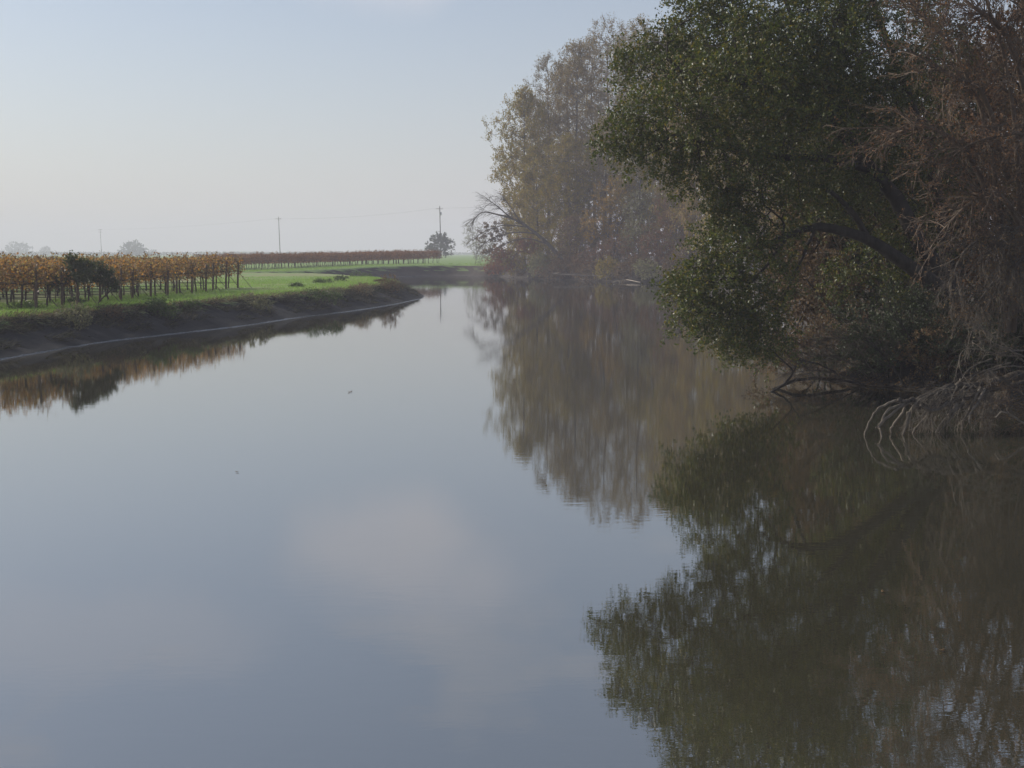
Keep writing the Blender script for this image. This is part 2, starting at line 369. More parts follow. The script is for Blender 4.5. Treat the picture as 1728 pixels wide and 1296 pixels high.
# banks: turf on the flat, bare earth on the face, wet mud at the toe
def land_mat(name, turf0, turf1, bare, earth0, earth1, bare_amt=.5, meadow=None):
    m, t = new_mat(name)
    g = N(t, 'ShaderNodeNewGeometry'); tcn = N(t, 'ShaderNodeTexCoord')
    sx = N(t, 'ShaderNodeSeparateXYZ'); t.links.new(g.outputs['True Normal'], sx.inputs[0])
    sp = N(t, 'ShaderNodeSeparateXYZ'); t.links.new(g.outputs['Position'], sp.inputs[0])
    def nz(s, d=5.0, r=.6):
        n = N(t, 'ShaderNodeTexNoise', i_Scale=s, i_Detail=d, i_Roughness=r); t.links.new(tcn.outputs['Object'], n.inputs['Vector']); return n.outputs[0]
    big, mid, fine = nz(.12, 4), nz(1.1), nz(9.0)
    rt = ramp(t, [(.3, turf0), (.7, turf1)]); t.links.new(mid, rt.inputs[0])
    mxb = N(t, 'ShaderNodeMix', data_type='RGBA'); t.links.new(rt.outputs[0], mxb.inputs['A']); mxb.inputs['B'].default_value = (*bare, 1)
    mb = N(t, 'ShaderNodeMapRange', interpolation_type='SMOOTHSTEP'); mb.inputs[1].default_value = .50; mb.inputs[2].default_value = .74; mb.inputs[4].default_value = bare_amt
    t.links.new(math_node(t, 'MULTIPLY_ADD', mid, .3), mb.inputs[0]); mb.inputs[0].links[0].from_node.inputs[2].default_value = 0
    t.links.new(big, mb.inputs[0].links[0].from_node.inputs[2]); t.links.new(mb.outputs[0], mxb.inputs['Factor'])
    if meadow:   # open meadow beyond the bend, west of the wood
        rm = ramp(t, [(.3, meadow[0]), (.7, meadow[1])]); t.links.new(mid, rm.inputs[0])
        mm = N(t, 'ShaderNodeMapRange', interpolation_type='SMOOTHSTEP'); t.links.new(math_node(t, 'MULTIPLY_ADD', big, 6.0), mm.inputs[0]); t.links.new(sp.outputs['X'], mm.inputs[0].links[0].from_node.inputs[2])
        for i_, v_ in ((1, 2.0), (2, -3.0), (3, 0.0), (4, 1.0)): mm.inputs[i_].default_value = v_
        m2 = N(t, 'ShaderNodeMix', data_type='RGBA'); t.links.new(mm.outputs[0], m2.inputs['Factor']); t.links.new(mxb.outputs['Result'], m2.inputs['A']); t.links.new(rm.outputs[0], m2.inputs['B'])
        mxb = m2
    re = ramp(t, [(.3, earth0), (.7, earth1)])
    ef = math_node(t, 'ADD', math_node(t, 'MULTIPLY', mid, .5), math_node(t, 'MULTIPLY', fine, .5)); t.links.new(ef, re.inputs[0])
    steep = N(t, 'ShaderNodeMapRange', interpolation_type='SMOOTHSTEP'); steep.inputs[1].default_value = .95; steep.inputs[2].default_value = .78
    steep.inputs[3].default_value = 0; steep.inputs[4].default_value = 1
    t.links.new(math_node(t, 'ADD', sx.outputs['Z'], math_node(t, 'MULTIPLY', math_node(t, 'SUBTRACT', fine, .5), .2)), steep.inputs[0])
    low = N(t, 'ShaderNodeMapRange', interpolation_type='SMOOTHSTEP'); low.inputs[1].default_value = .95; low.inputs[2].default_value = .7; low.inputs[3].default_value = 0; low.inputs[4].default_value = 1
    t.links.new(sp.outputs['Z'], low.inputs[0])
    fac = math_node(t, 'MAXIMUM', steep.outputs[0], low.outputs[0])
    mx = N(t, 'ShaderNodeMix', data_type='RGBA'); t.links.new(fac, mx.inputs['Factor']); t.links.new(mxb.outputs['Result'], mx.inputs['A']); t.links.new(re.outputs[0], mx.inputs['B'])
    # wet mud in the last hand's breadth above the water
    wet = N(t, 'ShaderNodeMapRange', interpolation_type='SMOOTHSTEP'); wet.inputs[1].default_value = .045; wet.inputs[2].default_value = .015; wet.inputs[3].default_value = 0; wet.inputs[4].default_value = 1
    t.links.new(math_node(t, 'ADD', sp.outputs['Z'], math_node(t, 'MULTIPLY', math_node(t, 'SUBTRACT', mid, .5), .08)), wet.inputs[0])
    p = N(t, 'ShaderNodeBsdfPrincipled'); t.links.new(mx.outputs['Result'], p.inputs['Base Color'])
    rg = N(t, 'ShaderNodeMapRange'); t.links.new(wet.outputs[0], rg.inputs[0]); rg.inputs[3].default_value = .95; rg.inputs[4].default_value = .22
    t.links.new(rg.outputs[0], p.inputs['Roughness']); p.inputs['Specular IOR Level'].default_value = .3
    b = N(t, 'ShaderNodeBump', i_Strength=.7, i_Distance=.08); t.links.new(ef, b.inputs['Height']); t.links.new(b.outputs[0], p.inputs['Normal'])
    o = N(t, 'ShaderNodeOutputMaterial'); t.links.new(p.outputs[0], o.inputs[0])
    return m
M['water'] = water_mat()
M['left_land'] = land_mat('vineyard_turf', (.13, .225, .055), (.185, .28, .075), (.25, .21, .11), (.011, .011, .011), (.032, .030, .028), .6)
M['outer_land'] = land_mat('woodland_floor', (.035, .028, .018), (.070, .055, .035), (.05, .04, .028), (.022, .018, .015), (.055, .045, .034), .8, ((.13, .22, .055), (.18, .26, .07)))

# ------------------------------------------------------------------ river and land
EXT, BACK, FAR = 2000.0, -120.0, 2000.0
wv = np.array([(-EXT, BACK, 0), (EXT, BACK, 0), (EXT, FAR, 0), (-EXT, FAR, 0)], float)
river = put('river_water', mesh('river_water', wv, np.array([[0, 1, 2, 3]])), M['water']); tag(river, kind='structure')

def sh(px, py): p = at(px, py, z=0); return (p.x, p.y)
# shoreline: x, y, lip height, width of the bank face
peninsula = [(-34, BACK, 1.15, 2.7), (-26, -20, 1.15, 2.7), (-19.5, 22, 1.15, 2.7), (-17.4, 35, 1.15, 2.7)] + \
    [(*sh(*p), 1.15, wd) for p, wd in (((0, 607), 2.6), ((170, 578), 2.6), ((272, 566), 2.6), ((417, 549), 2.6), ((510, 535), 2.7), ((591, 525.5), 2.7), ((658, 515), 2.7))] + \
    [(-7.4, 91.5, 1.15, 2.6), (-7.0, 97, 1.12, 2.5), (-7.5, 104, 1.12, 2.4), (-9.3, 114, 1.13, 2.4), (-13.5, 128, 1.15, 2.2), (-20, 144, 1.15, 2), (-28, 151, 1.15, 2), (-45, 151, 1.15, 2), (-90, 149, 1.15, 2), (-300, 155, 1.15, 2), (-EXT, 175, 1.15, 2)]
outer = [(15, BACK, 1.5, 3), (14, -20, 1.5, 3), (13, 8, 1.5, 3), (12.3, 20, 1.4, 3), (11.7, 25, 1.3, 3), (11.3, 28.6, 1.2, 3), (10.3, 31.4, 1.1, 3), (9.0, 33, 1.1, 3), (8.5, 36, 1.2, 3), (10, 42, 1.3, 3), (12.5, 55, 1.4, 3), (16, 78, 1.4, 3), (19, 110, 1.4, 2.5)] + \
    [(*sh(*p), h, wd) for p, h, wd in (((1130, 478), 1.4, 2.2), ((1060, 476), 1.4, 2.0), ((980, 473), 1.4, 2.0), ((900, 470.5), 1.45, 2.0), ((845, 467.5), 1.6, 2))] + \
    [(-4.5, 184, 1.7, 2.4), (-8, 187.5, 1.76, 2.6), (-11.5, 187.5, 1.74, 2.6), (-15.5, 185, 1.66, 2.6), (-21.5, 175, 1.38, 2.6), (-26, 164, 1.2, 2.4), (-33, 158.5, 1.15, 2.4), (-45, 158, 1.15, 2.4), (-90, 158, 1.15, 2.4), (-300, 165, 1.15, 2), (-EXT, 195, 1.15, 2)]

def resample(ctrl):
    S = spline(np.array(ctrl), 6000)
    out = [S[0]]; acc = 0
    for a, b in zip(S[:-1], S[1:]):
        acc += math.hypot(*(b - a)[:2])
        d = math.hypot(b[0], b[1])
        near = abs(b[0]) < 45 and 15 < b[1] < 205
        if acc >= (min(.7, max(.22, d / 230)) if near else max(.8, d / 25)): out.append(b); acc = 0
    out.append(S[-1])
    return np.array(out)
rg = np.random.default_rng(3)
def nz3(x, y, z): return noise.noise(Vector((x, y, z)))
def build_land(name, ctrl, left, poly_tail, mat, profile, seed):
    S = resample(ctrl); n = len(S)
    T = np.gradient(S[:, :2], axis=0); T /= np.linalg.norm(T, axis=1)[:, None]
    Nn = np.stack([-T[:, 1], T[:, 0]], 1) if left else np.stack([T[:, 1], -T[:, 0]], 1)
    m = len(profile)
    V = np.zeros((n, m, 3))
    for i in range(n):
        x, y, h, wd = S[i]
        lipn = .35 * nz3(x * .35, y * .35, seed) + .15 * nz3(x * 1.3, y * 1.3, seed + 3)
        for j, (s, zf, bump) in enumerate(profile):
            o = s * wd if s > 0 else s
            o += lipn * min(1.0, max(0.0, s)) * (1 if s <= 2 else .6)
            z = zf * h if zf > 0 else zf
            if bump:
                o += bump * (.42 * nz3(x * .8, y * .8, z * 1.6 + seed) + .22 * nz3(x * 2.7, y * 2.7, z * 4) + .09 * nz3(x * 7, y * 7, z * 9))
                z += bump * .10 * nz3(x * 2.1 + 7, y * 2.1, seed)
            V[i, j] = (x + Nn[i, 0] * o, y + Nn[i, 1] * o, z)
    i = np.arange(n - 1)[:, None]; j = np.arange(m - 1)[None]
    a, b, c, d = i * m + j, (i + 1) * m + j, (i + 1) * m + j + 1, i * m + j + 1
    F = np.stack([a, d, c, b] if not left else [a, b, c, d], -1).reshape(-1, 4)
    if left: F = F[:, ::-1]
    # make sure the faces look up
    inner = V[:, -1]
    loop = np.concatenate([inner[:, :2], np.array(poly_tail)])
    nl = len(loop)
    pts = [Vector(p) for p in loop]
    extra = []
    rr = np.random.default_rng(seed)
    for lo, hi, yl, yh, cnt in ((-45, 40, 20, 210, 5200), (-220, 220, -60, 420, 1600), (-EXT + 10, EXT - 10, BACK + 10, FAR - 10, 700)):
        extra += [Vector(p) for p in np.stack([rr.uniform(lo, hi, cnt), rr.uniform(yl, yh, cnt)], 1)]
    ov, _, of, _, _, _ = geometry.delaunay_2d_cdt(pts + extra, [], [list(range(nl))], 1, 1e-5)
    ov = np.array([(p.x, p.y) for p in ov])
    zz = np.zeros(len(ov))
    innerz = np.concatenate([inner[:, 2], np.full(len(poly_tail), 1.2)])
    for k0 in range(0, len(ov), 500):
        q = ov[k0:k0 + 500]
        D = ((q[:, None] - loop[None]) ** 2).sum(-1); a_ = D.argmin(1); dm = np.sqrt(D.min(1))
        nn = np.array([.10 * nz3(x * .25, y * .25, 5) + .05 * nz3(x * .9, y * .9, 9) for x, y in q])
        zz[k0:k0 + 500] = innerz[a_] + nn * np.clip(dm / 2, 0, 1)
    tri = np.array([f for f in of if len(f) == 3])
    p0, p1, p2 = ov[tri[:, 0]], ov[tri[:, 1]], ov[tri[:, 2]]
    cr = (p1[:, 0] - p0[:, 0]) * (p2[:, 1] - p0[:, 1]) - (p1[:, 1] - p0[:, 1]) * (p2[:, 0] - p0[:, 0])
    tri[cr < 0] = tri[cr < 0][:, ::-1]
    VV = np.concatenate([V.reshape(-1, 3), np.concatenate([ov, zz[:, None]], 1)])
    me = mesh(name, VV, [F, tri + n * m])
    o = put(name, me, mat); tag(o, kind='structure')
    return o, S, Nn, V
prof_l = [(-1.2, -.6, 0), (-.1, -.05, 0), (.01, .025, .1), (.05, .05, .2), (.2, .18, .5), (.38, .36, .8), (.55, .52, 1), (.66, .62, 1.1), (.74, .71, 1.2), (.82, .82, 1.2), (.90, .93, .8), (1.0, .985, .4), (1.25, 1, .2), (1.6, 1, 0)]
prof_o = [(-1.2, -.6, 0), (-.1, -.05, 0), (.02, .03, .1), (.12, .09, .3), (.25, .2, .7), (.38, .36, 1), (.52, .55, 1), (.68, .74, 1), (.82, .88, .8), (1.0, .97, .5), (1.2, 1, .3), (1.5, 1, 0)]
left_bank, SL, NL, VL = build_land('left_bank_ground', peninsula, True, [(-EXT, BACK)], M['left_land'], prof_l, 11)
outer_bank, SO, NO, VO = build_land('outer_bank_ground', outer, False, [(-EXT, FAR), (EXT, FAR), (EXT, BACK)], M['outer_land'], prof_o, 23)

# haze: one closed box of air, everything inside it
hb = np.array([(x, y, z) for z in (-2.0, 47.0) for y in (BACK - 40, FAR + 40) for x in (-EXT - 40, EXT + 40)], float)
hf = np.array([[0, 2, 3, 1], [4, 5, 7, 6], [0, 1, 5, 4], [2, 6, 7, 3], [0, 4, 6, 2], [1, 3, 7, 5]])
mh, th = new_mat('haze_air')
pv = N(th, 'ShaderNodeVolumePrincipled'); pv.inputs['Color'].default_value = (.79, .785, .885, 1)
pv.inputs['Density'].default_value = HAZE_DENSITY; pv.inputs['Anisotropy'].default_value = .1
th.links.new(pv.outputs[0], N(th, 'ShaderNodeOutputMaterial').inputs['Volume'])
try: mh.cycles.homogeneous_volume = True
except Exception: pass
tag(put('haze', mesh('haze', hb, hf), mh), kind='stuff')

# ------------------------------------------------------------------ tree builders
ORD = ['first', 'second', 'third', 'fourth', 'fifth', 'sixth', 'seventh', 'eighth', 'ninth', 'tenth', 'eleventh', 'twelfth', 'thirteenth', 'fourteenth', 'fifteenth', 'sixteenth', 'seventeenth', 'eighteenth', 'nineteenth', 'twentieth',
       'twenty-first', 'twenty-second', 'twenty-third', 'twenty-fourth', 'twenty-fifth', 'twenty-sixth', 'twenty-seventh', 'twenty-eighth', 'twenty-ninth', 'thirtieth', 'thirty-first', 'thirty-second', 'thirty-third', 'thirty-fourth', 'thirty-fifth', 'thirty-sixth']
def ellipsoid_points(rng, n, c, r, shell=0.0):
    d = rand_dirs(rng, n); q = rng.uniform(shell ** 3, 1, n) ** (1 / 3)
    return np.array(c) + d * q[:, None] * np.array(r)
def tall_tree(seed, height, rad, lean=0.0, n_att=520, low=.16, twig=1.3, leaf_n=6500, leaf=.2, tip=.018, shape=.62, twigs_per=5, trunk_r=.35):
    """trunk_and_branches (V,F) and crown (V,F) of a slender deciduous tree with its base at the origin"""
    rng = np.random.default_rng(seed)
    nsk = 14
    tz = np.linspace(0, 1, nsk)
    wobx = np.cumsum(rng.normal(0, .012 * height, nsk)) * .35; woby = np.cumsum(rng.normal(0, .012 * height, nsk)) * .35
    sk = np.stack([wobx * tz + lean * height * tz ** 1.6, woby * tz, tz * height * .9], 1)
    # crown envelope: widest at `shape`, uneven lobes
    zf = low + (1 - low) * rng.beta(1.5, 1.25, n_att)
    ph = rng.uniform(0, 2 * np.pi, n_att)
    env = np.where(zf < shape, .55 + .45 * (zf - low) / (shape - low), np.sqrt(np.maximum(0, 1 - ((zf - shape) / (1.0 - shape)) ** 2)))
    lobes = 1 + .28 * np.sin(ph * 2 + seed + zf * 5) + .2 * np.sin(ph * 5 + seed * 2 - zf * 9) + .15 * np.sin(zf * 22 + ph)
    rr = rad * env * lobes * np.sqrt(rng.uniform(.02, 1, n_att))
    cx = np.interp(zf * height, sk[:, 2], sk[:, 0]); cy = np.interp(zf * height, sk[:, 2], sk[:, 1])
    att = np.stack([cx + rr * np.cos(ph), cy + rr * np.sin(ph), zf * height], 1)
    P, par, order = grow(sk, np.arange(nsk) - 1, tz * height * .4, att, .35)
    rad_ = pipe(P, par, order, tip)
    rad_ *= trunk_r / max(rad_[0], 1e-6) if rad_[0] > trunk_r else 1
    i = np.array(order)
    segs = [frusta(P[par[i]], P[i], np.minimum(rad_[par[i]], rad_[i] * 1.5), rad_[i], 4)]
    segs.append(tube(sk, trunk_r * (1 - .85 * tz) + .02, 7))
    out = unit(P[i] - np.stack([np.interp(P[i][:, 2], sk[:, 2], sk[:, 0]), np.interp(P[i][:, 2], sk[:, 2], sk[:, 1]), P[i][:, 2] - 1.5], 1))
    k = np.repeat(np.arange(len(i)), twigs_per)
    tw = strands(rng, P[i][k], unit(P[i] - P[par[i]])[k] * .6 + out[k] * .6 + rng.normal(0, .5, (len(k), 3)) + np.array([0, 0, .35]), twig * rng.uniform(.5, 1.25, len(k)), 2, -.1, .2)
    segs.append(strand_mesh(tw, tip * .62, tip * .22, 3))
    # leaves along the twigs
    q = rng.integers(0, len(tw), leaf_n); f = rng.uniform(.1, 1.05, leaf_n)[:, None]
    C = np.where(f < .5, tw[q, 0] + (tw[q, 1] - tw[q, 0]) * f * 2, tw[q, 1] + (tw[q, 2] - tw[q, 1]) * (f * 2 - 1)) + rng.normal(0, .12, (leaf_n, 3)) * twig
    return join(segs), leaves(rng, C, leaf, .3, .75)
def bush(seed, blobs, n_att=160, twigs_per=6, twig=.5, leaf_n=2500, lsz=.12, tip=.008, trunk_r=.06, stems=3, bf=.3, aspect=.6, droop=.1, spread=.15):
    """multi-stemmed bush; blobs = [(centre, radii)] relative to its base"""
    rng = np.random.default_rng(seed)
    vol = np.array([r[0] * r[1] * r[2] for _, r in blobs]) ** .8; cnt = np.maximum(6, (vol / vol.sum() * n_att)).astype(int)
    att = np.concatenate([ellipsoid_points(rng, c, b[0], b[1], .2) for c, b in zip(cnt, blobs)])
    mean = att.mean(0)
    sk, spar, sl = [], [], []
    for s in range(stems):
        b0 = np.array([rng.normal(0, spread), rng.normal(0, spread), -.1])
        tip_ = att[rng.integers(len(att))] * .45
        base = len(sk)
        for q in range(4):
            sk.append(b0 + (tip_ - b0) * q / 4 * np.array([.8 + .1 * q, .8 + .1 * q, 1])); spar.append(base + q - 1 if q else -1); sl.append(q * .1)
    sk = np.array(sk)
    P, par, order = grow(sk, np.array(spar), np.array(sl), att, bf)
    r_ = np.minimum(pipe(P, par, order, tip), trunk_r)
    i = np.array(order); ii = np.concatenate([i, [q for q in range(len(sk)) if spar[q] >= 0]]).astype(int)
    segs = [frusta(P[par[ii]], P[ii], np.minimum(r_[par[ii]], r_[ii] * 1.6), r_[ii], 4)]
    k = np.repeat(np.arange(len(i)), twigs_per)
    out = unit(P[i] - mean + np.array([0, 0, .3]))
    tw = strands(rng, P[i][k], out[k] * .7 + unit(P[i] - P[par[i]])[k] * .5 + rng.normal(0, .5, (len(k), 3)), twig * rng.uniform(.5, 1.2, len(k)), 2, droop, .2)
    segs.append(strand_mesh(tw, tip * .6, tip * .25, 3))
    crown = None
    if leaf_n:
        q = rng.integers(0, len(tw), leaf_n); f = rng.uniform(.1, 1.05, leaf_n)[:, None]
        C = np.where(f < .5, tw[q, 0] + (tw[q, 1] - tw[q, 0]) * f * 2, tw[q, 1] + (tw[q, 2] - tw[q, 1]) * (f * 2 - 1)) + rng.normal(0, .08, (leaf_n, 3)) * twig
        crown = leaves(rng, C, lsz, .3, aspect)
    return join(segs), crown
RELEAF = {}
def plant_tree(name, parts, loc, label, cat, bark, leaf, group=None, rz=0.0, scale=1.0, part=('trunk', 'crown')):
    root = empty(name, loc, rz); root.scale = (scale,) * 3 if not isinstance(scale, tuple) else scale
    a = put(part[0], parts[0], M[bark] if isinstance(bark, str) else bark, root)
    if parts[1] is not None:
        me = parts[1]
        if me.materials and me.materials[0] != M[leaf]:
            key = (me.name, leaf)
            if key not in RELEAF:
                RELEAF[key] = me.copy(); RELEAF[key].materials.clear()
            me = RELEAF[key]
        put(part[1], me, M[leaf], root)
    tag(root, label, cat, group)
    return root
def meshes(name, pr):
    b = mesh(name + '_wood', *pr[0]); smooth(b)
    return b, (mesh(name + '_leaves', *pr[1]) if pr[1] is not None else None)

# ------------------------------------------------------------------ the wood on the far right bank
T1 = meshes('tall_a', tall_tree(101, 30, 5.2, leaf_n=19000, leaf=.215))
T2 = meshes('tall_b', tall_tree(102, 34, 5.4, leaf_n=16500, leaf=.20, shape=.7))
T3 = meshes('tall_c', tall_tree(103, 37, 5.8, leaf_n=17500, leaf=.20, shape=.72, n_att=600))
T4 = meshes('willow', tall_tree(104, 22, 5.6, leaf_n=23000, leaf=.235, shape=.55, low=.06, n_att=520))
def far_tree(kind, px, Y, top_py, label, leaf, group='trees of the wood on the far bank', name='cottonwood_tree', base_h=None, rz=0.0, wide=1.0):
    z0 = 1.35
    x = at(px, 440, Y).x
    top = at(px, top_py, Y).z
    h0 = {id(T1): 30, id(T2): 34, id(T3): 37, id(T4): 22}[id(kind)]
    s = (top - z0) / (h0 * 1.0)
    return plant_tree(name, kind, (x, Y, z0), label, 'tree', 'grey_bark', leaf, group, rz, (s * wide, s * wide, s))
far_tree(T4, 884, 183, 160, 'tall olive brown tree forming the left edge of the far wood', 'willow_leaf', rz=.3, wide=.72)
far_tree(T2, 925, 187, 98, 'thin brown tree with a bare feathery top, second from the left of the wood', 'poplar_leaf', rz=1.0, wide=.86)
far_tree(T1, 972, 184, 78, 'tall brown-leaved tree between the feathery top and the highest crown', 'poplar_leaf', rz=2.2, wide=.8)
far_tree(T3, 1030, 188, 36, 'highest tree of the wood, its bare grey crown touching the dark oak', 'poplar_leaf', rz=.6, wide=.9)
far_tree(T2, 1085, 180, 40, 'tall grey-brown tree half covered by the left edge of the dark oak', 'poplar_leaf', rz=3.0, wide=.9)
far_tree(T1, 1135, 172, 62, 'tall brown tree mostly hidden behind the dark oak', 'poplar_leaf', rz=4.0, wide=.75)
far_tree(T4, 908, 178, 255, 'mid-height olive tree with fine twigs above the leaning bare tree', 'willow_leaf', name='willow_tree', rz=1.4, wide=.95)
far_tree(T4, 962, 174, 235, 'olive and brown tree with dark stems in the middle of the wood', 'willow_leaf', name='willow_tree', rz=2.7, wide=.85)
far_tree(T4, 1018, 176, 205, 'brown tree standing just behind the yellow bush', 'poplar_leaf', name='willow_tree', rz=5.1, wide=.85)
far_tree(T4, 1078, 168, 235, 'dull olive tree between the yellow bush and the dark oak', 'willow_leaf', name='willow_tree', rz=.1, wide=.85)
far_tree(T4, 1140, 160, 265, 'brown mid-height tree seen through the gap beneath the oak crown', 'poplar_leaf', name='willow_tree', rz=3.9, wide=.85)
for px, Y, tp, lb, rz, lf in ((1190, 150, 88, 'brown tree filling the gap between the oak crown and its low bough', .5, 'poplar_leaf'), (1262, 140, 108, 'brown tree behind the low oak bough', 1.5, 'willow_leaf'), (1330, 128, 130, 'brown tree behind the arch of the oak bough', 2.5, 'poplar_leaf'), (1395, 112, 150, 'brown tree behind the oak trunk far along the bank', 3.5, 'poplar_leaf'), (1226, 147, 95, 'olive tree hidden behind the upper left of the oak', 4.2, 'willow_leaf'), (1296, 136, 118, 'second brown tree hidden behind the middle of the oak', 5.3, 'poplar_leaf'), (1165, 160, 80, 'olive tree just showing left of the low oak lobe', .9, 'willow_leaf')):
    far_tree(T4, px, Y, tp, lb, lf, rz=rz, name='willow_tree', wide=.8)
for px, Y, tp, kd, lb, rz in ((900, 203, 170, T1, 'thin brown tree at the back of the wood behind the left edge tree', .8), (955, 205, 112, T1, 'brown tree at the back of the wood behind the feathery top', 1.9), (1003, 207, 70, T2, 'brown tree at the back of the wood left of the highest crown', 2.6),
                              (1060, 206, 45, T3, 'grey-brown tree at the back of the wood right of the highest crown', 4.4), (1110, 200, 58, T2, 'grey-brown tree at the back of the wood beside the oak edge', 5.2)):
    far_tree(kd, px, Y, tp, lb, 'poplar_leaf', rz=rz, wide=.85)
# woods behind the oak, mostly hidden
for k, (x, y, s, kd) in enumerate(((20, 46, .42, T4), (26, 52, .5, T1), (22, 62, .5, T4), (30, 72, .55, T1), (27, 88, .55, T4), (36, 98, .6, T1), (32, 118, .6, T4), (40, 140, .7, T1))):
    plant_tree('woodland_tree', kd, (x, y, 1.3), ORD[k] + ' nearest brown tree of the bank wood hidden behind the dark oak', 'tree', 'grey_bark', 'brown_leaf', 'hidden trees behind the oak', k * 1.3, (s * 1.25, s * 1.25, s))

def far_bush(name, base_px, base_Y, blobs, label, cat, leaf, bark='grey_bark', seed=1, group='shrubs along the foot of the far wood', **kw):
    base = np.array(at(base_px, 470, base_Y)); base[2] = .9
    bl = [(np.array(at(px, py, Y)) - base, (r, rd, rz)) for px, py, Y, r, rd, rz in blobs]
    parts = meshes(name, bush(seed, bl, **kw))
    return plant_tree(name, parts, tuple(base), label, cat, bark, leaf, group, part=('stem', 'foliage'))
fb = dict(n_att=300, twigs_per=6, twig=.75, lsz=.2, tip=.014, trunk_r=.12, stems=5)
far_bush('bush', 880, 172, [(905, 425, 172, 3.6, 2.5, 2.6), (860, 438, 173, 2.4, 2, 2.0), (945, 435, 171, 2.6, 2, 2.2)], 'yellow-green leafy bush arching over the water under the leaning tree', 'bush', 'willow_leaf', seed=31, leaf_n=6500, **fb)
far_bush('bush', 850, 172, [(845, 440, 171.5, 1.9, 1.5, 1.7), (885, 415, 171, 1.8, 1.5, 1.2)], 'purple-red bush at the waterline, leftmost in the wood', 'bush', 'red_leaf', seed=32, leaf_n=3000, **{**fb, 'n_att': 160})
far_bush('bush', 1035, 166, [(1032, 335, 167, 2.6, 2, 3.0), (1005, 380, 166, 2.2, 2, 2.4), (1040, 400, 166, 2.2, 2, 2.2)], 'bright yellow autumn bush in the middle of the wood', 'bush', 'yellow_leaf', seed=33, leaf_n=6500, **fb)
far_bush('bush', 1140, 158, [(1140, 350, 158, 2.9, 2, 2.6), (1120, 405, 157, 3.0, 2, 2.6), (1165, 430, 156, 2.6, 2, 2.5)], 'rust-brown bush to the left of the low oak bough', 'bush', 'rust_leaf', seed=34, leaf_n=6500, **fb)
far_bush('bush', 1035, 160, [(1045, 430, 160, 3.4, 2, 2.2), (1000, 440, 161, 2.6, 2, 1.9), (1085, 445, 158, 2.6, 2, 1.9)], 'brown-grey twiggy bush along the foot of the wood', 'bush', 'rust_leaf', seed=35, leaf_n=3800, **fb)
far_bush('bush', 965, 168, [(975, 395, 168, 2.8, 2, 2.6), (955, 440, 167, 2.2, 2, 1.8)], 'brownish bush behind the base of the leaning bare tree', 'bush', 'brown_leaf', seed=36, leaf_n=4500, **fb)
far_bush('bush', 1090, 162, [(1088, 355, 163, 2.6, 2, 3.2), (1078, 400, 162, 2.4, 2, 2.4)], 'grey-green bush between the yellow bush and the rust-brown bush', 'bush', 'sage_leaf', seed=37, leaf_n=4200, **fb)
far_bush('bush', 940, 158, [(935, 458, 163, 3.0, 1.5, .9), (1010, 462, 158, 3.4, 1.5, 1.0), (1090, 464, 153, 3.4, 1.5, 1.0)], 'low dark tangle of twigs hanging along the far waterline', 'undergrowth', 'brown_leaf', seed=38, leaf_n=2600, **fb)
far_bush('bush', 806, 330, [(800, 400, 330, 3.2, 3, 4.6), (815, 420, 315, 3.0, 3, 3.2)], 'hazy bluish green tree just left of the leaning bare tree', 'tree', 'sage_leaf', seed=39, leaf_n=4200, group='hazy trees', **fb)

for k, (px, Y, lf, lab) in enumerate(((870, 192, 'brown_leaf', 'brown understory bush under the left edge tree of the wood'), (940, 186, 'willow_leaf', 'olive understory bush deep under the mid-height olive tree'), (1010, 184, 'brown_leaf', 'brown understory bush deep behind the yellow bush'), (1080, 178, 'brown_leaf', 'brown understory bush deep behind the grey-green bush'),
                               (1150, 170, 'rust_leaf', 'rusty understory bush deep behind the rust-brown bush'), (1215, 160, 'brown_leaf', 'brown understory bush behind the low oak bough on the far shore'))):
    far_bush('bush', px, Y, [(px, 440, Y, 4.2, 2.2, 3.2), (px - 30, 405, Y, 3.2, 2, 3.0), (px + 35, 400, Y, 3.2, 2, 3.2)], lab, 'bush', lf, seed=60 + k, leaf_n=5000, **{**fb, 'lsz': .32, 'twigs_per': 4})
shore = [(830, 467), (845, 467.5), (900, 470.5), (980, 473), (1060, 476), (1130, 478), (1230, 481)]
low = [meshes('low_bush', bush(1600 + k, [((0, 0, .55), (2.3, 1.3, .95)), ((1.2, .3, 1.1), (1.5, 1.2, .9))], leaf_n=2300, **{**fb, 'n_att': 120, 'lsz': .2, 'twig': .7})) for k in range(3)]
for k in range(11):
    px = 838 + k * 38; y0 = np.interp(px, [p[0] for p in shore], [p[1] for p in shore]); p = at(px, y0, z=0)
    plant_tree('bush', low[k % 3], (p.x, p.y + 1.3, .75), 'low twiggy bush overhanging the far waterline, ' + ORD[k] + ' from the left of its row', 'bush', 'grey_bark', 'red_leaf' if k == 0 else ('willow_leaf', 'brown_leaf', 'sage_leaf', 'brown_leaf', 'brown_leaf')[k % 5], 'low bushes along the far waterline', k * 2.1, (1, 1, rg.uniform(.8, 1.3)), ('stem', 'foliage'))
